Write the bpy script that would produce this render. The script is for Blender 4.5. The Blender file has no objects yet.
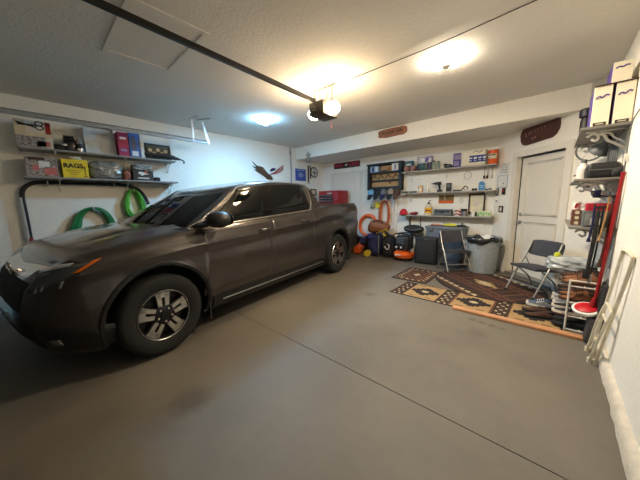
import bpy, bmesh, math, random
from mathutils import Vector, Matrix, Euler
random.seed(7)
PI = math.pi
scene = bpy.context.scene
COL = scene.collection

# ------------------------------------------------------------------ materials
MATS = {}
def mat(name, rgb, rough=0.6, metal=0.0, var=0.12, scale=12.0, bump=0.0, coat=0.0, spec=0.5, rgb2=None, emit=None, estr=0.0):
    """procedural principled material: base colour broken up by noise, optional bump"""
    if name in MATS: return MATS[name]
    m = bpy.data.materials.new(name); m.use_nodes = True
    nt = m.node_tree; b = nt.nodes['Principled BSDF']
    tc = nt.nodes.new('ShaderNodeTexCoord'); nz = nt.nodes.new('ShaderNodeTexNoise')
    nz.inputs['Scale'].default_value = scale; nz.inputs['Detail'].default_value = 4
    nt.links.new(tc.outputs['Object'], nz.inputs['Vector'])
    cr = nt.nodes.new('ShaderNodeValToRGB')
    a = tuple(c*(1-var) for c in rgb); c2 = rgb2 if rgb2 else tuple(min(1, c*(1+var)) for c in rgb)
    cr.color_ramp.elements[0].color = (*a, 1); cr.color_ramp.elements[1].color = (*c2, 1)
    cr.color_ramp.elements[0].position = 0.3; cr.color_ramp.elements[1].position = 0.7
    nt.links.new(nz.outputs['Fac'], cr.inputs['Fac']); nt.links.new(cr.outputs['Color'], b.inputs['Base Color'])
    b.inputs['Roughness'].default_value = rough; b.inputs['Metallic'].default_value = metal
    b.inputs['Coat Weight'].default_value = coat; b.inputs['Coat Roughness'].default_value = 0.06
    b.inputs['Specular IOR Level'].default_value = spec
    if bump:
        bp = nt.nodes.new('ShaderNodeBump'); bp.inputs['Strength'].default_value = bump; bp.inputs['Distance'].default_value = 0.01
        nt.links.new(nz.outputs['Fac'], bp.inputs['Height']); nt.links.new(bp.outputs['Normal'], b.inputs['Normal'])
    if emit:
        b.inputs['Emission Color'].default_value = (*emit, 1); b.inputs['Emission Strength'].default_value = estr
    MATS[name] = m
    return m

def srgb(r, g, b):
    f = lambda c: (c/255/12.92) if c/255 <= 0.04045 else ((c/255+0.055)/1.055)**2.4
    return (f(r), f(g), f(b))

# ------------------------------------------------------------------ mesh building
class MB:
    def __init__(s): s.bm = bmesh.new(); s.mi = 0
    def _face(s, vs, mi=None):
        try:
            f = s.bm.faces.new(vs); f.material_index = s.mi if mi is None else mi; return f
        except ValueError: return None
    def box(s, c, d, rot=None, bev=0.0, seg=2, pivot=None):
        M = Matrix.Translation(Vector(c))
        if rot: M = M @ Euler(rot).to_matrix().to_4x4()
        r = bmesh.ops.create_cube(s.bm, size=1.0, matrix=M @ Matrix.Diagonal((d[0], d[1], d[2], 1)))
        vs = r['verts']; fs = list({f for v in vs for f in v.link_faces}); 
        for f in fs: f.material_index = s.mi
        if bev > 0:
            es = list({e for v in vs for e in v.link_edges})
            rr = bmesh.ops.bevel(s.bm, geom=es, offset=min(bev, min(d)*0.45), segments=seg, affect='EDGES', profile=0.5)
            for f in rr['faces']: f.material_index = s.mi
        return s
    def taper(s, c, d0, d1, h, bev=0.0, seg=2):
        """box with bottom size d0 and top size d1, base centre c"""
        v = []
        for (dx, dy), z in ((d0, 0), (d1, h)):
            for sx, sy in ((-1,-1),(1,-1),(1,1),(-1,1)): v.append(s.bm.verts.new((c[0]+sx*dx/2, c[1]+sy*dy/2, c[2]+z)))
        fs = [s._face(q) for q in ((v[3],v[2],v[1],v[0]),(v[4],v[5],v[6],v[7]),(v[0],v[1],v[5],v[4]),(v[1],v[2],v[6],v[5]),(v[2],v[3],v[7],v[6]),(v[3],v[0],v[4],v[7]))]
        if bev:
            es = list({e for x in v for e in x.link_edges})
            rr = bmesh.ops.bevel(s.bm, geom=es, offset=bev, segments=seg, affect='EDGES', profile=0.5)
            for f in rr['faces']: f.material_index = s.mi
        return s
    def lathe(s, prof, M=None, n=24, cap=True):
        """revolve [(r,z)...] about local z; M places it"""
        M = M or Matrix.Identity(4); rings = []
        for r, z in prof:
            if r < 1e-5: rings.append([s.bm.verts.new(M @ Vector((0, 0, z)))])
            else: rings.append([s.bm.verts.new(M @ Vector((r*math.cos(2*PI*k/n), r*math.sin(2*PI*k/n), z))) for k in range(n)])
        for a, b in zip(rings, rings[1:]):
            for k in range(n):
                k2 = (k+1) % n
                if len(a) == 1 and len(b) == 1: continue
                if len(a) == 1: s._face((a[0], b[k2], b[k]))
                elif len(b) == 1: s._face((a[k], a[k2], b[0]))
                else: s._face((a[k], a[k2], b[k2], b[k]))
        if cap:
            if len(rings[0]) > 1: s._face(rings[0][::-1])
            if len(rings[-1]) > 1: s._face(rings[-1])
        return s
    def cyl(s, p0, p1, r0, r1=None, n=16):
        p0 = Vector(p0); p1 = Vector(p1); d = p1-p0
        M = Matrix.Translation(p0) @ d.to_track_quat('Z', 'Y').to_matrix().to_4x4()
        return s.lathe([(r0, 0), (r0 if r1 is None else r1, d.length)], M, n)
    def tube(s, pts, r, n=8, closed=False, flat=1.0, cap=True):
        pts = [Vector(p) for p in pts]; N = len(pts); rings = []; up = None
        for i, p in enumerate(pts):
            if closed: t = pts[(i+1) % N]-pts[i-1]
            else: t = pts[min(i+1, N-1)]-pts[max(i-1, 0)]
            t.normalize()
            if up is None:
                up = Vector((0, 0, 1)) if abs(t.z) < 0.9 else Vector((1, 0, 0))
            up = (up - t*up.dot(t)); up.normalize(); sd = t.cross(up)
            rr = r[i] if isinstance(r, (list, tuple)) else r
            rings.append([s.bm.verts.new(p + up*math.sin(2*PI*k/n)*rr*flat + sd*math.cos(2*PI*k/n)*rr) for k in range(n)])
        R = list(zip(rings, rings[1:])) + ([(rings[-1], rings[0])] if closed else [])
        for a, b in R:
            for k in range(n): s._face((a[k], b[k], b[(k+1) % n], a[(k+1) % n]))
        if not closed and cap: s._face(rings[0]); s._face(rings[-1][::-1])
        return s
    def sphere(s, c, r, sx=1, sy=1, sz=1, rot=None, n=16):
        M = Matrix.Translation(Vector(c))
        if rot: M = M @ Euler(rot).to_matrix().to_4x4()
        rr = bmesh.ops.create_uvsphere(s.bm, u_segments=n, v_segments=max(6, n//2), radius=r, matrix=M @ Matrix.Diagonal((sx, sy, sz, 1)))
        for f in {f for v in rr['verts'] for f in v.link_faces}: f.material_index = s.mi
        return s
    def grid(s, P, flip=False, closed_u=False, mi=None):
        """P[i][j] rows of points -> quads"""
        V = [[s.bm.verts.new(Vector(p)) for p in row] for row in P]
        n = len(V)
        for i in range(n if closed_u else n-1):
            a, b = V[i], V[(i+1) % n]
            for j in range(len(a)-1):
                q = (a[j], a[j+1], b[j+1], b[j])
                s._face(q[::-1] if flip else q, mi)
        return V
    def prism(s, poly, M, h):
        """polygon (local xy) extruded along local z from 0 to h, placed by M"""
        a = [s.bm.verts.new(M @ Vector((x, y, 0))) for x, y in poly]; b = [s.bm.verts.new(M @ Vector((x, y, h))) for x, y in poly]
        s._face(a[::-1]); s._face(b); n = len(poly)
        for k in range(n): s._face((a[k], a[(k+1) % n], b[(k+1) % n], b[k]))
        return s
    def build(s, name, m, parent=None, smooth=30, clean=True, loc=None, rot=None):
        if clean:
            bmesh.ops.remove_doubles(s.bm, verts=s.bm.verts, dist=1e-5)
        bmesh.ops.recalc_face_normals(s.bm, faces=s.bm.faces)
        me = bpy.data.meshes.new(name); s.bm.to_mesh(me); s.bm.free()
        for x in (m if isinstance(m, (list, tuple)) else [m]): me.materials.append(x)
        if smooth:
            for p in me.polygons: p.use_smooth = True
            me.set_sharp_from_angle(angle=math.radians(smooth))
        o = bpy.data.objects.new(name, me); COL.objects.link(o)
        if parent: o.parent = parent
        if loc is not None: o.location = loc
        if rot is not None: o.rotation_euler = rot
        return o

def tag(o, label=None, cat=None, group=None, kind=None):
    if label: o['label'] = label
    if cat: o['category'] = cat
    if group: o['group'] = group
    if kind: o['kind'] = kind
    return o
def thing(name, label, cat, loc=(0, 0, 0), rotz=0.0, group=None, rot=None):
    o = bpy.data.objects.new(name, None); COL.objects.link(o); o.empty_display_size = 0.05
    o.location = loc; o.rotation_euler = rot if rot else (0, 0, rotz)
    return tag(o, label, cat, group)
def struct(o): o['kind'] = 'structure'; return o
def dup(root, loc, rotz=0.0, label=None, group=None, rot=None):
    r = root.copy(); COL.objects.link(r); r.location = loc; r.rotation_euler = rot if rot else (0, 0, rotz)
    if label: r['label'] = label
    if group: r['group'] = group
    for ch in list(root.children):
        c = ch.copy(); COL.objects.link(c); c.parent = r
        for g in ch.children:
            d = g.copy(); COL.objects.link(d); d.parent = c
    return r
def lettering(name, body, size, m, parent, M, depth=0.002, bold=0.0, sx=1.0, lab=None):
    """text turned into one mesh, centred, local xy plane placed by M"""
    cu = bpy.data.curves.new(name, 'FONT'); cu.body = body; cu.size = size; cu.extrude = depth; cu.align_x = 'CENTER'; cu.align_y = 'CENTER'; cu.offset = bold
    t = bpy.data.objects.new(name, cu); COL.objects.link(t)
    dg = bpy.context.evaluated_depsgraph_get(); me = bpy.data.meshes.new_from_object(t.evaluated_get(dg))
    bpy.data.objects.remove(t); bpy.data.curves.remove(cu)
    me.transform(M @ Matrix.Diagonal((sx, 1, 1, 1))); me.materials.clear(); me.materials.append(m)
    o = bpy.data.objects.new(name, me); COL.objects.link(o); o.parent = parent
    if lab: o['label'] = lab
    return o
def frame_on(origin, right, up):
    """matrix whose local x is right, y up, z towards the viewer"""
    r = Vector(right).normalized(); u = Vector(up).normalized(); n = r.cross(u)
    M = Matrix((r, u, n)).transposed().to_4x4(); M.translation = Vector(origin); return M
def spline(pts, n=8, closed=False):
    """Catmull-Rom through pts"""
    P = [Vector(p) for p in pts]; N = len(P); out = []
    for i in range(N if closed else N-1):
        if closed: a, b, c, d = P[i-1], P[i], P[(i+1) % N], P[(i+2) % N]
        else: a, b, c, d = P[max(i-1, 0)], P[i], P[i+1], P[min(i+2, N-1)]
        for k in range(n):
            t = k/n
            out.append(0.5*((2*b)+(c-a)*t+(2*a-5*b+4*c-d)*t*t+(3*b-a-3*c+d)*t**3))
    if not closed: out.append(P[-1])
    return out
def lerp(a, b, t): return a+(b-a)*t
def interp(xs, ys, x):
    if x <= xs[0]: return ys[0]
    for a, b, p, q in zip(xs, xs[1:], ys, ys[1:]):
        if x <= b: return p+(q-p)*(x-a)/(b-a)
    return ys[-1]
def boolean_cut(o, cutters):
    for c in cutters:
        md = o.modifiers.new('cut', 'BOOLEAN'); md.operation = 'DIFFERENCE'; md.object = c; md.solver = 'EXACT'
    dg = bpy.context.evaluated_depsgraph_get(); me = bpy.data.meshes.new_from_object(o.evaluated_get(dg))
    o.modifiers.clear(); o.data = me
    for c in cutters: bpy.data.objects.remove(c)
    for p in me.polygons: p.use_smooth = True
    me.set_sharp_from_angle(angle=math.radians(30))
# ------------------------------------------------------------------ room (metres; camera stands at x=0, y=0)
LX, BY, RX, HC = -5.42, 6.2, 0.43, 2.86      # left wall, back wall, right wall, ceiling
FY = -1.0                                    # garage-door wall behind the camera
SY, SZ = 5.07, 2.55                          # dropped beam face and underside
WALLC = srgb(240, 236, 226)
M_wall = mat('painted_drywall', WALLC, 0.85, var=0.03, scale=30, bump=0.25)
M_ceil = mat('ceiling_paint', srgb(226, 222, 214), 0.9, var=0.03, scale=40, bump=0.3)
M_white = mat('white_trim_paint', srgb(228, 222, 210), 0.5, var=0.02)
M_door = mat('white_door_paint', srgb(224, 218, 206), 0.45, var=0.02)
M_black = mat('black_plastic', (0.012, 0.012, 0.013), 0.5)
M_blackm = mat('black_matt', (0.02, 0.02, 0.021), 0.8, bump=0.2)
M_grey = mat('grey_plastic', srgb(98, 102, 104), 0.5)
M_chrome = mat('chrome_metal', (0.75, 0.74, 0.72), 0.16, 1.0, var=0.03)
M_steel = mat('steel_metal', (0.42, 0.42, 0.41), 0.38, 1.0, var=0.1)
M_red = mat('red_paint', srgb(150, 22, 24), 0.45)
M_orange = mat('orange_plastic', srgb(226, 92, 22), 0.45)
M_yellow = mat('yellow_plastic', srgb(230, 205, 40), 0.5)
M_navy = mat('navy_cloth', srgb(28, 34, 78), 0.85, bump=0.4, scale=60)
M_brown = mat('brown_leather', srgb(122, 72, 40), 0.65, bump=0.3)
M_dbrown = mat('dark_brown', srgb(58, 32, 24), 0.6)
M_wood = mat('raw_wood', srgb(186, 136, 84), 0.6, var=0.2, scale=6)
M_shelf = mat('grey_shelf_laminate', srgb(172, 167, 159), 0.5, var=0.04)
M_bracket = mat('white_powder_metal', srgb(222, 218, 210), 0.4, var=0.03)
M_paper = mat('white_paper', srgb(228, 226, 220), 0.8, var=0.03)
M_purple = mat('purple_print', srgb(82, 62, 140), 0.6)
M_blue = mat('blue_print', srgb(40, 62, 138), 0.6)
M_lblue = mat('light_blue', srgb(70, 130, 185), 0.7)
M_green = mat('green_rubber', srgb(30, 120, 62), 0.5)
M_lgreen = mat('lime_green_rubber', srgb(84, 168, 52), 0.5)
M_dgrey = mat('dark_grey_cloth', srgb(54, 54, 58), 0.85, bump=0.3, scale=80)
M_tan = mat('tan_card', srgb(196, 160, 110), 0.8)
M_cream = mat('cream_print', srgb(216, 206, 180), 0.7)
M_clear = None
def glass_mat(name, tint, rough=0.08, trans=0.85):
    m = mat(name, tint, rough, var=0.05); b = m.node_tree.nodes['Principled BSDF']; b.inputs['Transmission Weight'].default_value = trans; b.inputs['IOR'].default_value = 1.2
    return m
M_clear = glass_mat('clear_plastic', (0.85, 0.87, 0.86), 0.15, 0.8)

def slab(name, c, d, m):
    return struct(MB().box(c, d).build(name, m, smooth=0))

# concrete floor: painted grey-brown, patchy wear, a saw-cut joint and a few stains
def floor_mat():
    m = bpy.data.materials.new('painted_concrete'); m.use_nodes = True; nt = m.node_tree; b = nt.nodes['Principled BSDF']; N = nt.nodes.new; L = nt.links.new
    tc = N('ShaderNodeTexCoord'); 
    def noise(scale, det=5, rough=0.6):
        n = N('ShaderNodeTexNoise'); n.inputs['Scale'].default_value = scale; n.inputs['Detail'].default_value = det; n.inputs['Roughness'].default_value = rough; L(tc.outputs['Object'], n.inputs['Vector']); return n
    n1, n2 = noise(0.8), noise(14, 6, 0.7)
    cr = N('ShaderNodeValToRGB'); cr.color_ramp.elements[0].color = (*srgb(98, 92, 82), 1); cr.color_ramp.elements[1].color = (*srgb(118, 111, 99), 1)
    cr.color_ramp.elements[0].position = .35; cr.color_ramp.elements[1].position = .65; L(n1.outputs['Fac'], cr.inputs['Fac'])
    mx = N('ShaderNodeMix'); mx.data_type = 'RGBA'; mx.blend_type = 'MULTIPLY'; mx.inputs[0].default_value = 0.25; L(cr.outputs['Color'], mx.inputs[6])
    c2 = N('ShaderNodeValToRGB'); c2.color_ramp.elements[0].color = (.55, .55, .55, 1); c2.color_ramp.elements[1].color = (1, 1, 1, 1); L(n2.outputs['Fac'], c2.inputs['Fac']); L(c2.outputs['Color'], mx.inputs[7])
    col = mx.outputs[2]
    # oil and rust stains at fixed places on the slab
    for (x, y, r, s) in ((-1.84, .6, .16, .45), (-.60, 3.30, .05, .45), (-.50, 3.285, .045, .5), (-.40, 3.27, .045, .5), (-.31, 3.25, .04, .4), (-1.96, 3.28, .10, .4), (-.5, 3.0, .12, .25), (-1.25, 2.3, .3, .12)):
        if s == 0: continue
        mp = N('ShaderNodeVectorMath'); mp.operation = 'DISTANCE'; L(tc.outputs['Object'], mp.inputs[0]); mp.inputs[1].default_value = (x, y, 0)
        ad = N('ShaderNodeMath'); ad.operation = 'MULTIPLY_ADD'; L(n2.outputs['Fac'], ad.inputs[0]); ad.inputs[1].default_value = r*.9; L(mp.outputs['Value'], ad.inputs[2])
        mr = N('ShaderNodeMapRange'); mr.inputs[1].default_value = r*.9; mr.inputs[2].default_value = r*1.6; mr.inputs[3].default_value = s; mr.inputs[4].default_value = 0; L(ad.outputs[0], mr.inputs[0])
        m2 = N('ShaderNodeMix'); m2.data_type = 'RGBA'; L(mr.outputs[0], m2.inputs[0]); L(col, m2.inputs[6]); m2.inputs[7].default_value = (*srgb(52, 44, 36), 1); col = m2.outputs[2]
    L(col, b.inputs['Base Color'])
    rr = N('ShaderNodeMapRange'); L(n1.outputs['Fac'], rr.inputs[0]); rr.inputs[3].default_value = .55; rr.inputs[4].default_value = .7; L(rr.outputs[0], b.inputs['Roughness'])
    bp = N('ShaderNodeBump'); bp.inputs['Strength'].default_value = .12; bp.inputs['Distance'].default_value = .01; L(n2.outputs['Fac'], bp.inputs['Height']); L(bp.outputs['Normal'], b.inputs['Normal'])
    return m
M_floor = floor_mat()
# floor slab with a real groove for the joint (y = 1.63)
fb = MB()
gx = [LX-.1, -2.7, .1, RX+.1]; gw = .004
rows = [(FY-.1, 0), (1.63-gw, 0), (1.63-gw*.5, -.012), (1.63+gw*.5, -.012), (1.63+gw, 0), (BY+.1, 0)]
fb.grid([[(x, y, z) for x in (LX-.1, RX+.1)] for y, z in rows])
fb.grid([[(LX-.1, FY-.1, -.1), (RX+.1, FY-.1, -.1)], [(LX-.1, BY+.1, -.1), (RX+.1, BY+.1, -.1)]])
struct(fb.build('floor', M_floor, smooth=0))
slab('ceiling', ((LX+RX)/2, (FY+BY)/2, HC+.06), (RX-LX+.4, BY-FY+.4, .12), M_ceil)
slab('wall_left', (LX-.06, (FY+BY)/2, HC/2), (.12, BY-FY+.2, HC), M_wall)
slab('wall_back', ((LX+RX)/2, BY+.06, HC/2), (RX-LX+.2, .12, HC), M_wall)
slab('wall_right', (RX+.06, (FY+BY)/2, HC/2), (.12, BY-FY+.2, HC), M_wall)
slab('wall_front', ((LX+RX)/2, FY-.06, HC/2), (RX-LX+.2, .12, HC), M_wall)
# dropped beam in front of the back wall
slab('trim_1', ((LX+RX)/2, (SY+BY)/2, (SZ+HC)/2), (RX-LX, BY-SY, HC-SZ), M_wall)
# diagonal wall with the doorway, from (-0.9, 6.2) to (0.43, 4.87)
DX, DY = 1/math.sqrt(2), -1/math.sqrt(2)                       # along the wall, left to right
def dg(s, z, out=0.0):                                         # s metres along the diagonal wall, out metres into the room
    return Vector((-.9+DX*s-DX*out, 6.2+DY*s+DY*out, z))
MD = frame_on(dg(0, 0), (DX, DY, 0), (0, 0, 1))                # local x along, y up, z into the room
d0, d1, dt = .505, 1.37, 2.10                                    # door opening along the wall
wb = MB()
for a, b, z0, z1 in ((0, d0-.02, 0, SZ), (d1+.02, 1.885, 0, HC), (d0-.02, d1+.02, dt+.01, SZ)):
    wb.prism([(a, z0), (b, z0), (b, z1), (a, z1)], MD @ Matrix.Translation((0, 0, -.12)), .12)
wb.prism([(1.0, SZ), (1.885, SZ), (1.885, HC), (1.0, HC)], MD @ Matrix.Translation((0, 0, -.12)), .12)
struct(wb.build('wall_diagonal', M_wall, smooth=0))
# entry door: slab with two moulded panels, casing, knob, deadbolt, raised sill
dr = bpy.data.objects.new('door_1', None); COL.objects.link(dr); struct(dr); dr['label'] = 'white two-panel entry door set in the angled back corner'
pm = MB(); pm.prism([(d0+.006, .06), (d1-.006, .06), (d1-.006, dt-.006), (d0+.006, dt-.006)], MD @ Matrix.Translation((0, 0, -.12)), .04)
def moulding(mb, a, b, z0, z1, zz):
    for k, (w, h) in enumerate(((0, .004), (.022, .001))):
        mb.tube([MD @ Vector((a+w, z0+w, zz+h)), MD @ Vector((b-w, z0+w, zz+h)), MD @ Vector((b-w, z1-w, zz+h)), MD @ Vector((a+w, z1-w, zz+h))], .011-.004*k, 6, closed=True)
moulding(pm, d0+.13, d1-.11, 1.10, dt-.12, -.080); moulding(pm, d0+.13, d1-.11, .24, .98, -.080)
pm.build('door_leaf', M_door, dr, smooth=30)
gsb = MB()  # black strips stand in for the shade in the gap beside and above the leaf
for a, b, z0, z1 in ((d0, d0+.016, .06, dt), (d0, d1, dt-.018, dt)): gsb.prism([(a, z0), (b, z0), (b, z1), (a, z1)], MD @ Matrix.Translation((0, 0, -.082)), .008)
gsb.build('gap_shade', M_blackm, dr, smooth=0)
cm = MB()
for a, b, z0, z1 in ((d0-.095, d0, 0, dt+.095), (d1, d1+.11, 0, dt+.095), (d0, d1, dt, dt+.095)):
    cm.prism([(a, z0), (b, z0), (b, z1), (a, z1)], MD, .022)
for a, z0, z1 in ((d0-.012, 0, dt), (d1, 0, dt)):
    cm.prism([(a, z0), (a+.012, z0), (a+.012, z1), (a, z1)], MD @ Matrix.Translation((0, 0, -.12)), .125)
cm.build('door_frame', M_white, dr, smooth=0)
sm = MB(); sm.prism([(d0-.02, 0), (d1+.02, 0), (d1+.02, .055), (d0-.02, .055)], MD @ Matrix.Translation((0, 0, -.12)), .17)
sm.build('door_sill', mat('aluminium_sill', srgb(150, 146, 138), 0.4, 0.6), dr, smooth=0)
for z, r in ((1.11, .024), (.97, .03)):
    k = MB(); Mk = MD @ Matrix.Translation((d0+.075, z, -.080))
    k.lathe([(.032, 0), (.032, .008), (.012, .012), (.012, .03), (r*.8, .034), (r, .05), (r*.7, .062), (0, .064)] if z < 1 else [(.03, 0), (.03, .012), (.024, .018), (0, .02)], Mk, 16)
    k.build('door_handle', M_steel, dr)
# white double closet door in the back wall's left half
cd = bpy.data.objects.new('door_2', None); COL.objects.link(cd); struct(cd); cd['label'] = 'white panelled utility door behind the red tool chest'
lf = MB()
for a, b in ((-5.02, -4.02), (-4.01, -3.02)):
    lf.box(((a+b)/2, BY-.012, 1.09), (b-a-.01, .03, 2.16))
    for z0, z1 in ((1.1, 2.03), (.2, .98)):
        lf.tube([(a+.13, BY-.028, z0), (b-.13, BY-.028, z0), (b-.13, BY-.028, z1), (a+.13, BY-.028, z1)], .008, 6, closed=True)
lf.build('door_leaf', M_white, cd, smooth=0)
cf = MB()
for c, d in (((-5.06, BY-.012, 1.1), (.06, .026, 2.24)), ((-2.97, BY-.012, 1.1), (.06, .026, 2.24)), ((-4.02, BY-.012, 2.205), (2.15, .026, .06))): cf.box(c, d)
cf.build('door_frame', M_white, cd, smooth=0)
# garage door behind the camera
gd = bpy.data.objects.new('door_3', None); COL.objects.link(gd); struct(gd)
for k in range(4):
    g = MB().box((-2.5, FY+.03, .28+k*.56), (4.9, .05, .55), bev=.01)
    for j in range(8): g.box((-4.64+j*.61, FY+.058, .28+k*.56), (.46, .012, .36), bev=.005)
    g.build('panel', mat('dark_brown_door_paint', srgb(62, 54, 46), .6), gd, smooth=0)
# baseboards and the rough white curb along the right wall
tb = MB()
P = []
random.seed(3)
for k in range(60):
    y = -.95+k*.10; w = .035+.012*random.random(); h = .10+.012*random.random()
    P.append([(RX-w, y, 0), (RX-w+.006, y, h*.8), (RX-.012, y, h), (RX+.01, y, h)])
tb.grid([[*p] for p in P if p[0][1] < 4.85])
struct(tb.build('baseboard_right', mat('rough_white_curb', srgb(206, 198, 184), 0.9, var=0.1, scale=18, bump=0.6), smooth=60))
slab('baseboard_back', ((-2.97-.9)/2+.01, BY-.008, .045), (2.0, .016, .09), M_white)
slab('baseboard_left', (LX+.008, 2.2, .045), (.016, 7.4, .09), M_white)
# drywall seam / pipe chase on the left wall
cb = MB().cyl((LX+.022, 4.85, .3), (LX+.022, 4.85, HC-.02), .02)
for z in (.8, 1.9, 2.7): cb.box((LX+.012, 4.85, z), (.02, .07, .025))
tag(cb.build('conduit_pipe', mat('grey_conduit', srgb(150, 156, 160), 0.4, 0.5)), 'thin grey vertical conduit pipe running up the left wall to the ceiling', 'pipe')
# attic hatch: recessed panel with white frame on the ceiling
ah = thing('attic_hatch', 'square white-framed attic access hatch in the ceiling', 'hatch', (-2.83, .93, HC))
MB().box((0, 0, -.002), (.84, .5, .004)).build('panel', mat('hatch_board', srgb(226, 222, 214), 0.9, var=.03, scale=30, bump=.3), ah, smooth=0)
hf = MB()
for c, d in (((0, .275, -.005), (.96, .05, .010)), ((0, -.275, -.005), (.96, .05, .010)), ((.455, 0, -.005), (.05, .5, .010)), ((-.455, 0, -.005), (.05, .5, .010))): hf.box(c, d)
hf.build('frame', mat('hatch_trim_paint', srgb(226, 222, 214), .8, var=.02), ah, smooth=0)
# ------------------------------------------------------------------ pickup truck (local: +x forward, +y driver side, z up, origin mid wheelbase)
M_body = mat('gunmetal_car_paint', srgb(60, 54, 51), 0.3, 0.5, var=0.04, scale=3, coat=0.9)
M_tint = mat('tinted_glass', (0.004, 0.005, 0.006), 0.03, var=0.02, spec=0.28)
M_clad = mat('black_cladding', (0.010, 0.010, 0.011), 0.4, spec=.4)
M_tyre = mat('tyre_rubber', (0.008, 0.008, 0.008), 0.8, bump=0.15, scale=60)
M_rimd = mat('rim_dark', (0.022, 0.022, 0.024), 0.35, 0.6)
M_rims = mat('machined_alloy', (0.62, 0.61, 0.58), 0.28, 0.95, var=0.05)
truck = thing('pickup_truck', 'dark grey four-door pickup truck parked along the left wall', 'pickup truck', (-3.80, 2.19, 0), -1.4214)
AX, AXR, TR = 1.635, -1.635, .385
plan = spline([(2.47, 0), (2.465, .36), (2.44, .62), (2.36, .80), (2.20, .915), (1.95, .962), (1.6, .975), (1.0, .975), (.3, .975), (-.4, .975), (-1.0, .975), (-1.6, .975), (-2.2, .965), (-2.52, .945), (-2.66, .85), (-2.72, .5), (-2.73, 0)], 40)
plan = [Vector((p[0], p[1], 0)) for p in [(q.x, q.y) for q in plan]]
cum = [0]
for a, b in zip(plan, plan[1:]): cum.append(cum[-1]+(b-a).length)
SMAX = cum[-1]
def plan_at(s):
    s = max(0, min(SMAX, s)); lo, hi = 0, len(cum)-1
    while hi-lo > 1:
        md = (lo+hi)//2
        if cum[md] <= s: lo = md
        else: hi = md
    t = (s-cum[lo])/(cum[hi]-cum[lo]); p = plan[lo].lerp(plan[hi], t); d = (plan[hi]-plan[lo]).normalized()
    return p, Vector((-d.y, d.x, 0))*-1 if False else (p, Vector((d.y, -d.x, 0)))[1]
def s_of_x(x):                                       # driver side, straight part
    best = min(range(len(plan)), key=lambda i: abs(plan[i].x-x)+(0 if .6 < plan[i].y else 9)); 
    return cum[best]+(plan[best].x-x if abs(plan[best].x) < 2.2 else 0)
def ztop(x): return interp([-2.73, -2.55, -1.25, -1.1, -.83, 0, .9, 1.28, 1.7, 2.05, 2.25, 2.38, 2.47], [1.32, 1.335, 1.33, 1.31, 1.26, 1.215, 1.17, 1.145, 1.10, 1.045, 1.005, .965, .925], x)
def zbot(x): return interp([-2.77, -2.25, -1.95, -1.2, 1.2, 2.0, 2.25, 2.47], [.42, .36, .27, .24, .24, .24, .25, .27], x)
def body(s, z, off=0.0, mirror=False):
    p, n = plan_at(s); zt = ztop(p.x); h = zt-z
    d = interp([.2, .30, .40, .52, .62, .80], [-.10, -.055, -.03, -.015, -.004, 0], z)
    d += interp([-.05, 0, .02, .06, .115, .15, .2], [-.09, -.07, -.042, -.022, -.012, 0, 0], h)
    ln = interp([-2.7, 2.2], [.20, .15], p.x); d -= .018*math.exp(-((h-ln-.10)/.07)**2)*max(0, abs(n.y)) ; d += .012*math.exp(-((h-ln)/.03)**2)*max(0, abs(n.y))
    for ax in (AX, AXR): r_ = math.hypot(p.x-ax, z-TR-.02); d += .018*max(0, 1-abs(r_-.50)/.10)*abs(n.y)
    fr = max(0, n.x); d -= fr*(.17*max(0, (z-.62)/.4)**1.4+.05*max(0, (.42-z)/.2)); d += fr*.03*max(0, 1-abs(z-.5)/.12)
    re = max(0, -n.x); d += re*.08*max(0, 1-max(0, abs(z-.52)-.08)/.05)
    q = p - n*(-d) if False else p + n*(d+off)
    # outward normal is n; d is negative inward
    return Vector((q.x, -q.y if mirror else q.y, z))
# make sure n points outward
_p, _n = plan_at(s_of_x(0))
NS = 1 if _n.y > 0 else -1
if NS < 0:
    _old = plan_at
    def plan_at(s):
        p, n = _old(s); return p, -n
SS = [SMAX*k/150 for k in range(151)]
LEV = [0, .03, .08, .15, .22, .3, .38, .46, .54, .62, .7, .76, .82, .86, .9, .93, .96, .985, 1]
def column(s, mirror):
    p, n = plan_at(s); zb, zt = zbot(p.x), ztop(p.x)
    return [body(s, zb+(zt-zb)*t, 0, mirror) for t in LEV]
mb = MB()
mb.grid([column(s, False) for s in SS]); mb.grid([column(s, True) for s in SS], flip=True)
# bonnet across the front top edge, cowl, and a closed deck under the cab
hood = []
for s in SS:
    p, n = plan_at(s)
    if p.x < -1.30 : break
    L = body(s, ztop(p.x)); w = max(L.y, 0.0)
    xf = p.x
    cr = .052*max(0, min(1, (2.47-xf)/.8))
    row = []
    for k in range(21):
        u = 1-k/10; a = abs(u)
        z = L.z + cr*(1-a**2.6) + .018*math.exp(-((a-.72)/.05)**2)*min(1, max(0, (2.25-xf)/.4))
        row.append((L.x+ (.03*(1-a**2) if xf > 1.2 else 0), w*u, z))
    hood.append(row)
mb.grid(hood, flip=True)
btm = [body(s, zbot(plan_at(s)[0].x)) for s in SS]
mb.grid([[(p.x, p.y*k/4, p.z) for k in range(4, -5, -1)] for p in btm])
shell = mb.build('body_shell', [M_body, M_blackm], truck, smooth=28)
# wheel arch cut-outs (real openings)
cut = []
for ax in (AX, AXR):
    for sy in (1, -1):
        c = MB().cyl((ax, sy*.52, TR+.02), (ax, sy*1.2, TR+.02), .445, n=48); cut.append(c.build('cutter', M_blackm, truck, smooth=0))
bpy.context.view_layer.update()
boolean_cut(shell, cut)
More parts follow.
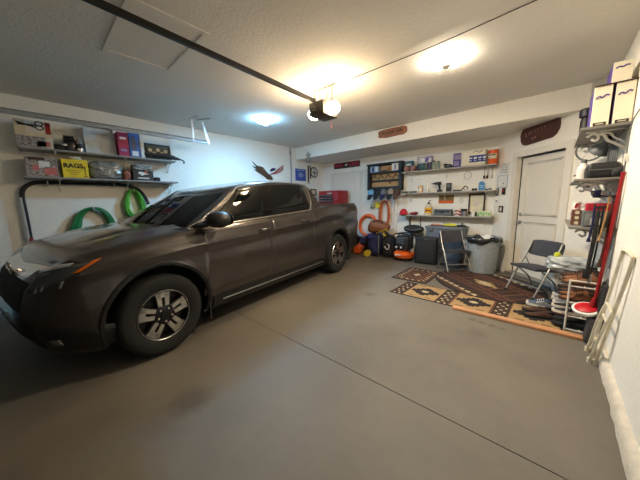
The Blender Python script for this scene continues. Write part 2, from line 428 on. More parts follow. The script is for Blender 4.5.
# arch lips in black
for ax, nm in ((AX, 'front'), (AXR, 'rear')):
    for sy in (False, True):
        a = MB(); rows = []
        for k in range(41):
            th = math.radians(-18+216*k/40)
            row = []
            for r, o in ((.43, -.05), (.445, .012), (.47, .016), (.485, .006), (.49, -.02)):
                x, z = ax+r*math.cos(th), TR+.02+r*math.sin(th)
                row.append(body(s_of_x(x), max(.2, z), o, sy))
            rows.append(row)
        a.grid(rows, flip=sy); a.build('wheel_arch_trim', M_body if False else M_clad, truck, smooth=40)
# sill trim and lower black cladding between the arches
for sy in (False, True):
    a = MB(); a.grid([[body(s_of_x(lerp(-1.13, 1.13, k/30)), z, o, sy) for z, o in ((.22, -.03), (.24, .012), (.30, .018), (.40, .012), (.405, -.01))] for k in range(31)], flip=not sy)
    a.build('sill_trim', M_clad, truck, smooth=40)
    a = MB().tube([body(s_of_x(lerp(-1.10, 1.0, k/20)), .325, .02, sy) for k in range(21)], .005, 6, flat=1.6); a.build('sill_moulding', M_steel, truck)
def patch(poly, n, off, m, name, parent=truck, mirror=False, thick=.0, smooth=40):
    """four-cornered patch (s,z corners: bl, br, tr, tl) lying on the body side"""
    bl, br, tr_, tl = poly; P = []
    for i in range(n+1):
        u = i/n; row = []
        for j in range(9):
            v = j/8; s = lerp(lerp(bl[0], br[0], u), lerp(tl[0], tr_[0], u), v); z = lerp(lerp(bl[1], br[1], u), lerp(tl[1], tr_[1], u), v)
            e = min(i, n-i, j, 8-j)
            row.append(body(s, z, off if e > 0 else off-.02, mirror))
        P.append(row)
    return MB(), P
def add_patch(name, poly, off, m, n=24, mirror=False, parent=truck, label=None):
    b, P = patch(poly, n, off, m, name, mirror=mirror); b.grid(P, flip=mirror); o = b.build(name, m, parent, smooth=35)
    if label: o['label'] = label
    return o
S = s_of_x
# doors: skins standing 4 mm proud of the shell so their shut lines read
for mir in (False, True):
    for (xf, xr) in ((1.215, .185), (.17, -.86)):
        b = MB(); P = []
        for i in range(31):
            row = []
            for j in range(19):
                u, v = i/30, j/18
                xr2 = xr
                z = lerp(.425, ztop(lerp(xf, xr, u))-.012, v)
                x = lerp(xf, xr, u)
                if xr < -.5: # rear door is cut away by the arch
                    lim = -1.12+.0
                    dz = z-(TR+.02)
                    x = lerp(xf, max(xr, (AXR+math.sqrt(max(0, .52**2-dz*dz))) if abs(dz) < .52 else xr), u)
                e = min(i, 30-i, j, 18-j)
                row.append(body(S(x), z, .007 if e > 0 else -.012, mir))
            P.append(row)
        b.grid(P, flip=mir); d = b.build('door', M_body, truck, smooth=32)
        hx = xr+(.15 if xr > 0 else .31); hz = ztop(hx)-.14
        h = MB().tube(spline([body(S(hx-.10), hz, .01, mir), body(S(hx-.07), hz, .035, mir), body(S(hx), hz+.003, .045, mir), body(S(hx+.07), hz, .035, mir), body(S(hx+.10), hz, .01, mir)], 5), .017, 8, flat=.9); h.build('door_handle', M_body, d)
# fuel flap
add_patch('fuel_flap', ((S(-1.42), .93), (S(-1.60), .93), (S(-1.60), 1.07), (S(-1.42), 1.07)), .005, M_body, 8)
# ---- cab
def cw(f): return interp([0, .25, .6, .9, 1.0], [.91, .885, .81, .735, .685], f)
def zroof(x): return interp([-1.15, -.95, -.5, -.07, .3, .55, .8], [1.68, 1.70, 1.71, 1.695, 1.655, 1.605, 1.55], x)
def zc(x, f): return lerp(ztop(x)-.02, zroof(x), f)
def xfr(f): return lerp(1.50, .76, f**1.05)          # windscreen centre line
def xre(f): return lerp(-1.22, -1.03, f)
def side(x, f, off=0.0, mir=False):
    w = cw(f)*(1-.02*max(0, x)**2)
    z = zc(x, f); e = .02; dz = zc(x, min(1, f+e))-zc(x, f-e); dw = cw(min(1, f+e))-cw(f-e); ln = math.hypot(dz, dw) or 1
    p = Vector((x, w+off*dz/ln, z-off*dw/ln))
    if mir: p.y = -p.y
    return p
def ring(f):
    xf, xr = xfr(f), xre(f); xs = xf-.20; pts = []
    for k in range(9): a = k/8; pts.append((xr+.05*a**4, cw(f)*.97*a))
    xa = xr+.09
    for k in range(1, 25): x = lerp(xa, xs, k/24); pts.append((x, cw(f)*(1-.02*max(0, x)**2)))
    we = pts[-1][1]
    for k in range(1, 9): a = 1-k/8; pts.append((xs+(xf-xs)*(1-a**2.2), we*a*(.97 if a < 1 else 1)))
    L = [(x, y, zc(x, f)) for x, y in pts]
    return L+[(x, -y, z) for x, y, z in L[-2:0:-1]]
cb_ = MB(); F = [0, .06, .15, .3, .45, .6, .75, .86, .94, 1.0]
R = [ring(f) for f in F]
nr = len(R[0])
V = [[cb_.bm.verts.new(p) for p in r] for r in R]
for a, b in zip(V, V[1:]):
    for k in range(nr): cb_._face((a[k], a[(k+1) % nr], b[(k+1) % nr], b[k]))
# crowned roof skin in shrinking loops
last = V[-1]; c0 = Vector((-.2, 0, 0))
for k in range(1, 9):
    t = 1-k/8; new = []
    for v in R[-1]:
        x = lerp(c0.x, v[0], t); y = v[1]*t; z = lerp(1.70, v[2], t**1.3)+.045*(1-t*t)
        new.append(cb_.bm.verts.new((x, y, z)) if t > 0 else None)
    if t > 0:
        for j in range(nr): cb_._face((last[j], last[(j+1) % nr], new[(j+1) % nr], new[j]))
        last = new
    else:
        cv = cb_.bm.verts.new((c0.x, 0, 1.745))
        for j in range(nr): cb_._face((last[j], last[(j+1) % nr], cv))
cb_.build('cab', M_body, truck, smooth=40)
def side_patch(name, cr, off, m, mir, n=14, parent=truck):
    bl, br, tr_, tl = cr; b = MB(); P = []
    for i in range(n+1):
        u = i/n; row = []
        for j in range(n+1):
            v = j/n; x = lerp(lerp(bl[0], br[0], u), lerp(tl[0], tr_[0], u), v); f = lerp(lerp(bl[1], br[1], u), lerp(tl[1], tr_[1], u), v)
            e = min(i, n-i, j, n-j); row.append(side(x, f, off if e else off-.015, mir))
        P.append(row)
    b.grid(P, flip=mir); return b.build(name, m, parent, smooth=35)
for mir in (False, True):
    side_patch('window_frame', ((1.24, .06), (-.86, .06), (-.84, .94), (.55, .94)), .006, mat('gloss_black_pillar', (.004, .004, .0045), .12, spec=.3), mir, 24)
    side_patch('side_window', ((1.06, .09), (.24, .09), (.12, .91), (.54, .91)), .011, M_tint, mir)
    side_patch('side_window', ((.13, .09), (-.76, .11), (-.80, .89), (.03, .91)), .011, M_tint, mir)
    side_patch('quarter_glass', ((1.20, .09), (1.09, .09), (.92, .36), (.95, .38)), .011, M_tint, mir, 8)
    loop = [(1.29, .045), (.7, .045), (0, .045), (-.70, .05), (-.80, .12), (-.86, .4), (-.89, .85), (-.82, .95), (-.4, .96), (.2, .96), (.5, .95), (.62, .85), (.82, .58), (1.06, .28)]
    t = MB().tube([side(x, f, .012, mir) for x, f in [(p.x, p.y) for p in spline([(a, b, 0) for a, b in loop], 6, closed=True)]], .0095, 6, closed=True)
    t.build('window_trim', M_chrome, truck)
# windscreen and rear window on the cab front and back
def front_pt(v, f, off):
    xf = xfr(f); xs = xf-.20; we = cw(f)*(1-.02*max(0, xs)**2); a = abs(v); x = xs+(xf-xs)*(1-a**2.2)
    return Vector((x+off*.75, v*we*.97, zc(x, f)+off*.66))
b = MB(); b.grid([[front_pt(lerp(.955, -.955, i/24), lerp(.05, .93, j/16), .012 if 0 < i < 24 and 0 < j < 16 else -.004) for j in range(17)] for i in range(25)]); ws = b.build('windscreen', M_tint, truck, smooth=40)
b = MB()
for y0, y1 in ((.62, .02), (-.08, -.66)):
    b.tube([front_pt(lerp(y0, y1, k/10), .07+.05*math.sin(PI*k/10)*0+.02, .03) for k in range(11)], .009, 6)
b.build('wiper', M_blackm, truck)
b = MB(); b.grid([[Vector((xre(lerp(.2, .86, j/8))-.012, lerp(-.62, .62, i/8), zc(-1.2, lerp(.2, .86, j/8)))) for j in range(9)] for i in range(9)]); b.build('rear_window', M_tint, truck)
b = MB(); b.grid([[front_pt(lerp(1, -1, i/20), f, o) for f, o in ((.0, .06), (.01, .05), (.045, .012))] for i in range(21)]); b.build('cowl', M_blackm, truck, smooth=50)
# rear buttresses easing the cab into the bed rails
for sy in (1, -1):
    b = MB(); rows = []
    for k in range(13):
        x = lerp(-1.02, -1.20, k/12); t = k/12; top = lerp(1.60, ztop(x)+.005, t**.62); yo = sy*interp([1.1, 1.3, 1.45, 1.7], [.91, .89, .84, .74], top); yi = sy*(abs(yo)-.07)
        rows.append([(x, sy*.91, ztop(x)-.03), (x, yo, top-.01), (x, (yo+yi)/2, top), (x, yi, top-.01), (x, sy*.80, ztop(x)-.03)])
    b.grid(rows, flip=sy > 0); b.build('buttress', M_body, truck, smooth=40)
# ---- bed: rail caps, liner walls and floor
out = []; inn = []
idx = [s for s in SS if plan_at(s)[0].x < -1.22]
L = [body(s, ztop(plan_at(s)[0].x)) for s in idx]; L = L+[Vector((p.x, -p.y, p.z)) for p in L[::-1]]
IN = [Vector((max(p.x, -2.60), max(-.80, min(.80, p.y)), p.z)) for p in L]
b = MB(); b.grid([[a, a+Vector((0, 0, .014)), i+Vector((0, 0, .014)), i] for a, i in zip(L, IN)]); b.build('bed_rail_cap', M_clad, truck, smooth=40)
b = MB(); v1 = b.grid([[i+Vector((0, 0, .01)), Vector((i.x, i.y, .95)), Vector((i.x, i.y, .72))] for i in IN])
b._face([r[-1] for r in v1]); b._face([v1[-1][0], v1[-1][2], v1[0][2], v1[0][0]]); b.build('cargo_bed', M_clad, truck, smooth=30)
# ---- nose
def npatch(name, pts, off, m, n=22, parent=truck):      # corners (s,z) both sides of the centre line: s<0 mirrors
    bl, br, tr_, tl = pts; b = MB(); P = []
    for i in range(n+1):
        u = i/n; row = []
        for j in range(7):
            v = j/6; s = lerp(lerp(bl[0], br[0], u), lerp(tl[0], tr_[0], u), v); z = lerp(lerp(bl[1], br[1], u), lerp(tl[1], tr_[1], u), v)
            e = min(i, n-i, j, 6-j); row.append(body(abs(s), z, off if e else off-.02, s < 0))
        P.append(row)
    b.grid(P); return b.build(name, m, parent, smooth=35)
npatch('grille', ((.58, .58), (-.58, .58), (-.60, .86), (.60, .86)), .006, M_blackm)
npatch('grille_bar', ((.60, .845), (-.60, .845), (-.62, .935), (.62, .935)), .022, M_chrome, 30)
npatch('lower_intake', ((.70, .29), (-.70, .29), (-.76, .50), (.76, .50)), .012, M_clad, 30)
ST = s_of_x(2.0)
for sg in (1, -1):
    hl = npatch('headlight', ((sg*.61, .745), (sg*(ST-.30), .845), (sg*ST, 1.005), (sg*.61, .915)), .010, mat('headlight_lens', (.07, .072, .075), .2, spec=.8))
    npatch('headlight_bar', ((sg*.60, .895), (sg*(ST-.24), .955), (sg*(ST-.20), .98), (sg*.60, .935)), .018, mat('light_bar', (.75, .76, .77), .3, .2), 20, hl)
    npatch('marker_lamp', ((sg*(ST-.26), .885), (sg*(ST-.18), .905), (sg*(ST-.01), 1.003), (sg*(ST-.09), .985)), .016, mat('amber_lens', srgb(214, 108, 30), .2), 8, hl)
    for a, z in ((.72, .80), (.78, .815), (.92, .83)): npatch('headlight_reflector', ((sg*(a-.012), z-.03), (sg*(a+.004), z-.03), (sg*(a+.03), z+.03), (sg*(a+.012), z+.03)), .014, mat('lens_bulb', (.45, .46, .47), .15, .6), 6, hl)
    npatch('fog_lamp', ((sg*.80, .36), (sg*.89, .36), (sg*.88, .43), (sg*.81, .43)), .022, mat('fog_lens', (.2, .2, .2), .15, .5), 8)
    npatch('bumper_trim', ((sg*.70, .27), (sg*1.42, .25), (sg*1.44, .40), (sg*.74, .56)), .012, M_clad, 14)
# emblem: upright letter-like badge inside a rounded frame
c = body(0, .87, .04); e = MB(); Me = frame_on(c, (0, 1, 0), (.12, 0, 1))
e.tube(spline([Me @ Vector(p) for p in ((-.075, .055, 0), (.075, .055, 0), (.055, -.055, 0), (-.055, -.055, 0))], 5, closed=True), .007, 6, closed=True)
e.tube([Me @ Vector(p) for p in ((-.045, .04, 0), (-.03, -.035, 0))], .009, 6); e.tube([Me @ Vector(p) for p in ((.045, .04, 0), (.03, -.035, 0))], .009, 6); e.tube([Me @ Vector(p) for p in ((-.038, 0, 0), (.038, 0, 0))], .008, 6)
e.build('emblem', M_chrome, truck)
for sg in (1, -1): npatch('tail_light', ((sg*(SMAX-.98), .82), (sg*(SMAX-.66), .82), (sg*(SMAX-.66), 1.12), (sg*(SMAX-.98), 1.12)), .008, mat('tail_lens', (.12, .008, .01), .15), 10)
b = MB()
for mir in (False, True):
    b.grid([[body(lerp(SMAX-1.0, SMAX, i/24), z, o, mir) for z, o in ((.40, -.02), (.41, .025), (.52, .04), (.60, .03), (.61, -.02))] for i in range(25)], flip=mir)
b.build('rear_bumper', M_clad, truck, smooth=40)
# ---- mirror on the driver's door
for sy in (1,):
    b = MB(); c = Vector((1.08, sy*1.085, 1.235)); b.sphere(c, .1, 1.35, 1.25, .88, n=20)
    for v in b.bm.verts:
        if v.co.x < 1.0: v.co.x = 1.0-(1.0-v.co.x)*.35
    mr = b.build('mirror', M_black, truck, smooth=50)
    MB().tube([Vector((1.20, sy*.90, 1.165)), Vector((1.17, sy*.96, 1.175)), Vector((1.12, sy*1.03, 1.19))], [.05, .04, .035], 8, flat=.6).build('mirror_arm', M_black, mr)
    MB().sphere((.972, sy*1.09, 1.235), .08, .06, 1.3, .9, n=16).build('mirror_glass', M_chrome, mr)
# ---- wheels
def wheel(ax, sy):
    wq = thing('wheel', None, None); del_keys = None
    wq.parent = truck; wq.location = (ax, sy*.855, TR); wq.rotation_euler = (PI/2 if sy < 0 else -PI/2, 0, 0) if False else (-sy*PI/2, 0, 0)
    return wq
def wheel_parts(wq):
    # local z is outward
    MB().lathe([(.232, -.12), (.30, -.125), (.352, -.115), (.374, -.085), (.378, -.04), (.378, .04), (.374, .085), (.352, .115), (.33, .121), (.30, .124), (.255, .118), (.236, .108), (.232, .09)], None, 56, cap=False).build('tyre', M_tyre, wq, smooth=40)
    MB().lathe([(.234, -.11), (.236, .10), (.228, .112), (.218, .108), (.208, .06), (.20, .03), (.06, .03), (0, .03)], None, 48, cap=False).build('rim', M_rimd, wq, smooth=35)
    sp = MB()
    for k in range(5):
        a = 2*PI*k/5-PI/2
        for (ta, tb, ra, rb) in ((-.062, -.015, .085, .221), (.015, .062, .085, .221), (-.07, .07, .165, .222)):
            wi, wo = .9, 1.0
            pol = [(ra, ta*.75), (rb, ta*1.0), (rb, tb*1.0), (ra, tb*.75)]
            M = Euler((0, 0, a)).to_matrix().to_4x4() @ Matrix.Translation((0, 0, .072))
            sp.prism(pol, M, .03)
    sp.lathe([(.224, .095), (.234, .106), (.228, .113), (.218, .106)], None, 48, cap=False)
    sp.build('spokes', M_rims, wq, smooth=30)
    hb = MB().lathe([(.10, .03), (.095, .085), (.06, .098), (.035, .10), (.033, .108), (0, .11)], None, 24)
    hb.build('hub', M_rimd, wq)
    for k in range(5): a = 2*PI*k/5-PI/2+PI/5; MB().cyl((.062*math.cos(a), .062*math.sin(a), .085), (.062*math.cos(a), .062*math.sin(a), .112), .011, n=6).build('lug_nut', M_chrome, wq)
    MB().lathe([(.13, .0), (.13, .02), (.06, .02)], None, 32).build('brake_disc', M_steel, wq)
for ax, sy in ((AX, 1), (AXR, 1), (AX, -1), (AXR, -1)): wheel_parts(wheel(ax, sy))
# underbody and wheel wells, mud flaps
b = MB().box((0, 0, .40), (4.4, 1.02, .22)).box((0, 0, .30), (1.9, 1.7, .12)); b.build('underbody', M_blackm, truck, smooth=0)
for sy in (1, -1):
    for ax in (AX, AXR): MB().box((ax-.47, sy*.84, .33), (.012, .22, .34)).build('mud_flap', M_blackm, truck, smooth=0)
# ------------------------------------------------------------------ back wall: shelves and what stands on them
def bracket(mb, y_wall, x, z, depth, dirv):
    """pressed-steel bracket: upright on the wall, arm under the board, curled scroll brace"""
def cyl_item(name, label, cat, loc, prof, m, group=None, n=20):
    return tag(MB().lathe(prof, None, n).build(name, m, loc=loc), label, cat, group)
SHX0, SHX1, SHD = -2.74, -.88, .25
for z, lab in ((2.05, 'top grey wall shelf of three on the back wall, under the beam'), (1.56, 'middle grey wall shelf of three on the back wall'), (1.045, 'lowest grey wall shelf of three on the back wall, above the bin')):
    t = thing('wall_shelf', lab, 'shelf', ((SHX0+SHX1)/2, BY, z), 0, 'back wall shelves')
    MB().box((0, -SHD/2, -.011), (SHX1-SHX0, SHD, .022), bev=.003).build('board', M_shelf, t, smooth=0)
    for x in (-.78, 0, .78):
        b = MB().box((x, -.004, -.11), (.022, .008, .17)).box((x, -.11, -.026), (.022, .21, .008))
        b.tube(spline([(x, -.006, -.19), (x, -.05, -.17), (x, -.085, -.10), (x, -.13, -.07), (x, -.17, -.05), (x, -.20, -.03)], 5), .006, 6)
        b.build('bracket', M_bracket, t, smooth=40)
ST_, SM_, SB_ = 2.05, 1.56, 1.045
def jar(x, y, z, r, h, m, label, mcap=None, group=None, cat='jar', name='jar', neck=.75):
    t = thing(name, label, cat, (x, y, z), 0, group)
    MB().lathe([(r*.92, 0), (r, .01), (r, h*.72), (r*neck, h*.84), (r*neck, h*.88)], None, 18).build('body', m, t)
    MB().lathe([(r*neck*1.06, h*.86), (r*neck*1.08, h*.99), (r*neck, h), (0, h)], None, 18).build('lid', mcap or M_black, t)
    return t
def boxitem(name, label, cat, c, d, m, rz=0.0, group=None, bev=.003, face=None, fm=None, bands=()):
    """printed carton: base centre c, size d; bands = (z0,z1,material) printed strips on its front"""
    t = thing(name, label, cat, c, rz, group)
    MB().box((0, 0, d[2]/2), d, bev=bev).build('carton', m, t, smooth=0)
    for z0, z1, bm_, x0, x1 in bands:
        MB().box(((x0+x1)/2*d[0], -d[1]/2-.0012, (z0+z1)/2*d[2]), ((x1-x0)*d[0], .0024, (z1-z0)*d[2])).build('print', bm_, t, smooth=0)
    return t
# --- top shelf
M_pink = mat('pink_print', srgb(190, 132, 120), .7); M_teal = mat('teal_print', srgb(46, 98, 118), .6); M_lilac = mat('lilac_print', srgb(150, 138, 176), .7); M_dgreen = mat('dark_green_tin', srgb(40, 66, 54), .4)
M_glassg = glass_mat('pale_green_glass', (.62, .72, .60), .1, .6)
for k, (x, lab) in enumerate(((-2.66, 'squat pink and brown mug under the teal carton, shelf end by the hat rack'), (-2.51, 'squat pink and brown mug beside the glass flask'))):
    t = thing('mug', lab, 'mug', (x, 6.03, ST_), 0, 'pink mugs on the top shelf')
    MB().lathe([(.05, 0), (.065, .03), (.066, .09), (.056, .12), (.05, .12), (.05, .02), (0, .02)], None, 18, cap=False).build('body', mat('pink_glaze', srgb(196, 150, 134), .4, rgb2=srgb(120, 58, 48), scale=18), t)
    MB().tube(spline([(.062, 0, .095), (.10, 0, .085), (.10, 0, .045), (.064, 0, .03)], 5), .008, 6).build('handle', M_dbrown, t)
boxitem('carton', 'small teal carton balanced on the pink mugs', 'box', (-2.60, 6.04, ST_+.12), (.19, .09, .12), M_teal, 0, bands=((.2, .5, M_cream, -.3, .3),))
t = thing('glass_flask', 'tall slender glass flask with stopper on the top back shelf', 'bottle', (-2.435, 6.14, ST_))
MB().lathe([(.045, 0), (.05, .02), (.045, .10), (.015, .20), (.014, .28), (.02, .29)], None, 16).build('body', M_clear, t); MB().lathe([(.012, .29), (.018, .31), (.012, .34), (0, .35)], None, 12).build('stopper', M_steel, t)
t = boxitem('picture_box', 'lilac and white printed box behind the dark green tin', 'box', (-2.24, 6.12, ST_), (.27, .08, .31), M_lilac, 0, bands=((.55, .92, M_paper, -.45, -.1), (.5, .9, M_purple, .0, .2), (.55, .85, M_paper, .25, .45)))
t = thing('tin', 'dark green square tin on the top back shelf', 'tin', (-2.25, 6.0, ST_)); MB().box((0, 0, .075), (.19, .10, .15), bev=.01).build('body', M_dgreen, t); MB().box((0, 0, .156), (.18, .09, .014), bev=.004).build('lid', M_steel, t); MB().box((-.11, 0, .07), (.03, .08, .14), bev=.008).build('label', M_black, t)
jar(-2.16, 6.02, ST_, .022, .20, M_purple, 'slim purple and yellow spray bottle beside the green tin', M_paper, cat='bottle', name='spray_bottle')
tag(MB().lathe([(.012, 0), (.012, .17), (.005, .175)], None, 12).build('marker_stick', M_black, loc=(-2.10, 6.03, ST_)), 'thin black stick standing between spray bottle and pale jars', 'stick')
for x, y, h, lab in ((-2.05, 6.04, .19, 'left of two pale green glass jars with dark lids on the top back shelf'), (-1.96, 6.05, .17, 'right of two pale green glass jars with dark lids on the top back shelf')):
    jar(x, y, ST_, .042, h, M_glassg, lab, M_dgreen, 'pale green jars')
t = thing('power_tool', 'small black power tool lying between the jars and the purple box', 'power tool', (-1.75, 6.02, ST_))
MB().box((.02, 0, .025), (.17, .07, .05), bev=.012).build('body', M_black, t); MB().box((-.05, 0, .07), (.06, .06, .05), bev=.012).build('motor', M_black, t); MB().tube([(-.02, 0, .08), (.05, 0, .065), (.09, 0, .04)], .014, 8).build('handle', M_blackm, t)
boxitem('carton', 'upright purple carton with lilac print on the top back shelf', 'box', (-1.56, 6.06, ST_), (.18, .10, .28), M_purple, .06, bands=((.55, .9, M_lilac, -.4, .35), (.12, .45, M_lilac, -.4, .1), (.15, .4, M_blue, .15, .4)))
t = thing('paper_towel_pack', 'cream pack of paper towels with dark blue band on the top shelf', 'paper towels', (-1.28, 6.06, ST_))
M_film = mat('plastic_film', srgb(226, 218, 196), .3, var=.04)
MB().box((0, 0, .155), (.44, .15, .31), bev=.03, seg=3).build('wrap', M_film, t); MB().box((.08, -.076, .13), (.29, .004, .13), bev=.001).build('band', M_blue, t, smooth=0)
r = MB()
for i in range(4): r.box((-.04+.08*i, -.079, .145), (.055, .003, .022+.012*(i % 2)), rot=(0, -.15, 0)); r.box((-.04+.08*i, -.079, .10), (.04, .003, .012), rot=(0, .1, 0))
r.build('lettering', M_paper, t, smooth=0)
MB().tube(spline([(.0, -.078, .25), (.05, -.078, .28), (.1, -.078, .245), (.16, -.078, .27)], 5), .006, 6).build('print', M_blue, t)
t = thing('wipes_tub', 'orange cylindrical tub with white lid at the shelf end', 'tub', (-.955, 6.04, ST_))
MB().lathe([(.073, 0), (.078, .01), (.078, .26), (.07, .268)], None, 28).build('body', M_orange, t); MB().lathe([(.079, .262), (.08, .285), (.06, .30), (0, .30)], None, 28).build('lid', M_paper, t)
b = MB(); b.grid([[(.0795*math.cos(a), .0795*math.sin(a), z) for z in (.10, .19)] for a in [math.radians(-150+k*8) for k in range(16)]]); b.build('label', M_cream, t, smooth=50)
b = MB(); b.grid([[(.0805*math.cos(a), .0805*math.sin(a), z) for z in (.155, .175)] for a in [math.radians(-130+k*7) for k in range(12)]]); b.build('lettering', M_black, t, smooth=50)
# --- hung under the top shelf
for k, (x, lab) in enumerate(((-1.10, 'leftmost of three small brushes hanging under the top back shelf'), (-1.05, 'middle one of three small brushes hanging under the top back shelf'), (-.97, 'rightmost of three small brushes hanging under the top back shelf'))):
    t = thing('hand_brush', lab, 'brush', (x, 6.184, 1.80), 0, 'brushes hanging under the shelf')
    MB().tube([(0, 0, .05), (0, 0, .225)], .006, 6).build('handle', M_steel, t); MB().box((0, 0, .025), (.035, .03, .06), bev=.006).build('head', M_dbrown if k < 2 else M_steel, t)
tag(MB().tube(spline([(.07*math.cos(a), 0, .07*math.sin(a)*1.1) for a in [2*PI*k/10 for k in range(10)]], 3, True), .004, 6, closed=True).build('wire_ring', M_steel, loc=(-1.40, 6.196, 1.88)), 'thin wire ring hanging under the top back shelf', 'ring')
# --- middle shelf
t = thing('level_tool', 'long flat dark green spirit level lying on the middle shelf', 'spirit level', (-2.57, 6.0, SM_)); MB().box((0, 0, .02), (.36, .03, .04), bev=.003).build('body', M_dgreen, t); MB().box((0, -.016, .022), (.04, .002, .018)).build('vial', M_yellow, t, smooth=0)
t = thing('candle_jar', 'amber candle jar with pale lid on the middle shelf', 'candle jar', (-2.31, 6.02, SM_)); MB().lathe([(.05, 0), (.056, .02), (.056, .12), (.048, .14)], None, 18).build('body', mat('amber_jar', srgb(214, 170, 110), .25), t); MB().lathe([(.05, .14), (.05, .165), (0, .17)], None, 18).build('lid', M_cream, t)
b = MB(); b.grid([[(.0575*math.cos(a), .0575*math.sin(a), z) for z in (.03, .09)] for a in [math.radians(-140+k*9) for k in range(11)]]); b.build('label', M_paper, t, smooth=50)
t = thing('white_bottle', 'small white bottle standing beside the black drill', 'bottle', (-2.17, 6.03, SM_)); MB().lathe([(.026, 0), (.028, .02), (.026, .11), (.012, .14)], None, 14).build('body', M_paper, t); MB().lathe([(.013, .14), (.013, .165), (0, .17)], None, 12).build('cap', M_cream, t)
t = thing('cordless_drill', 'black cordless drill standing on its battery on the middle shelf', 'drill', (-1.96, 6.02, SM_))
MB().cyl((.09, 0, .185), (-.03, 0, .185), .034, .030).cyl((-.03, 0, .185), (-.075, 0, .185), .026, .018).build('body', M_black, t); MB().cyl((-.075, 0, .185), (-.12, 0, .185), .018, .010).build('chuck', M_steel, t)
MB().tube([(.05, 0, .17), (.065, 0, .09), (.07, 0, .05)], [.024, .02, .024], 10).build('handle', M_blackm, t); MB().box((.07, 0, .025), (.10, .07, .05), bev=.008).build('battery', M_black, t)
t = boxitem('carton', 'small black carton standing on the middle back shelf', 'box', (-1.71, 6.03, SM_), (.10, .07, .18), M_black, .1, bands=((.5, .85, M_grey, -.35, .3),))
t = thing('tray', 'flat black tray lying on the middle back shelf', 'tray', (-1.54, 6.0, SM_)); MB().box((0, 0, .008), (.14, .09, .016), bev=.004).box((0, -.043, .017), (.14, .006, .02)).box((0, .043, .017), (.14, .006, .02)).build('body', M_black, t, smooth=0); MB().tube([(.0, 0, .016), (0, 0, .05)], .005).build('peg', M_steel, t)
t = thing('spring_clamp', 'small steel and black clamp lying on the middle back shelf', 'clamp', (-1.41, 6.02, SM_)); MB().tube(spline([(-.06, 0, .01), (-.02, 0, .05), (.01, 0, .10), (.05, 0, .085), (.06, 0, .04)], 5), .011, 8).build('frame', M_black, t); MB().tube([(.02, 0, .012), (-.01, 0, .06), (.0, 0, .11)], .008, 8).build('screw', M_steel, t)
for k, (x, m_, lab) in enumerate(((-1.245, M_black, 'left small dark bolt jar lid on the middle shelf before the blue tag'), (-1.195, M_dbrown, 'right small dark bolt jar lid on the middle shelf before the blue tag'))):
    tag(MB().lathe([(.024, 0), (.026, .03), (.02, .045), (0, .047)], None, 14).build('knob', m_, loc=(x, 6.0, SM_)), lab, 'knob', 'small knobs on the shelf')
t = thing('blue_tag', 'light blue arched plastic tag standing on the middle shelf', 'tag', (-1.10, 6.0, SM_)); 
MB().prism([(-.05, 0), (.05, 0), (.05, .12)]+[(.05*math.cos(a), .12+.055*math.sin(a)) for a in [PI*k/10 for k in range(1, 10)]]+[(-.05, .12)], frame_on((0, 0, 0), (1, 0, 0), (0, 0, 1)) @ Matrix.Translation((0, 0, -.015)), .03).build('body', M_lblue, t, smooth=30)
MB().box((0, -.017, .09), (.07, .004, .02)).box((0, -.017, .055), (.05, .004, .012)).build('print', mat('pale_blue', srgb(150, 190, 220), .6), t, smooth=0)
t = thing('pliers', 'small dark pliers lying at the right end of the middle shelf', 'pliers', (-.98, 5.99, SM_)); MB().tube([(-.06, 0, .01), (.0, .01, .02), (.05, .0, .035)], .009, 8).build('handle', M_black, t); MB().tube([(-.05, .02, .01), (.0, .01, .02), (.045, .02, .012)], .009, 8).build('handle', M_red, t)
# --- bottom shelf
t = thing('baseball_cap', 'bright red baseball cap on the left end of the lowest shelf', 'cap', (-2.70, 6.02, SB_))
b = MB().sphere((0, 0, .03), .095, 1, 1, 1.25, n=20)
for v in b.bm.verts: v.co.z = max(v.co.z, .005)
b.build('crown', mat('red_cloth', srgb(196, 34, 52), .8), t, smooth=60); MB().sphere((0, -.09, .012), .085, 1, .95, .10, n=16).build('peak', M_red, t)
t = thing('work_gloves', 'flattened dark red work gloves on the lowest shelf beside the cap', 'gloves', (-2.44, 6.0, SB_))
MB().sphere((0, 0, .035), .10, 1, .7, .36, n=16).build('glove', M_red, t); MB().sphere((.06, -.03, .05), .06, 1, .7, .5, n=14).build('glove', mat('maroon_cloth', srgb(110, 28, 44), .85), t)
t = thing('jug', 'yellow-labelled pump jug on the lowest back shelf', 'jug', (-2.11, 6.02, SB_)); MB().lathe([(.075, 0), (.082, .015), (.082, .19), (.06, .235), (.03, .255)], None, 24).build('body', M_cream, t)
b = MB(); b.grid([[(.0835*math.cos(a), .0835*math.sin(a), z) for z in (.05, .175)] for a in [math.radians(-165+k*9) for k in range(17)]]); b.build('label', mat('yellow_label', srgb(226, 180, 40), .6), t, smooth=50)
b = MB(); b.grid([[(.0845*math.cos(a), .0845*math.sin(a), z) for z in (.09, .125)] for a in [math.radians(-135+k*8) for k in range(12)]]); b.build('print', M_red, t, smooth=50)
MB().lathe([(.03, .25), (.03, .285), (.01, .29), (.009, .33), (0, .33)], None, 14).tube([(0, 0, .325), (.03, -.03, .335), (.055, -.05, .32)], .009, 8).build('pump', M_dbrown, t)
t = thing('tool_case', 'dark grey plastic tool case on the lowest back shelf', 'tool case', (-1.80, 6.03, SB_)); MB().box((0, 0, .045), (.37, .16, .09), bev=.012).build('base', M_grey, t); MB().box((0, 0, .115), (.36, .155, .045), bev=.012).build('lid', mat('slate_plastic', srgb(78, 82, 92), .5), t)
MB().tube([(-.06, -.082, .10), (-.055, -.105, .085), (.055, -.105, .085), (.06, -.082, .10)], .008, 8).build('handle', M_black, t); 
for x in (-.12, .12): MB().box((x, -.082, .09), (.03, .01, .04), bev=.002).build('latch', M_black, t, smooth=0)
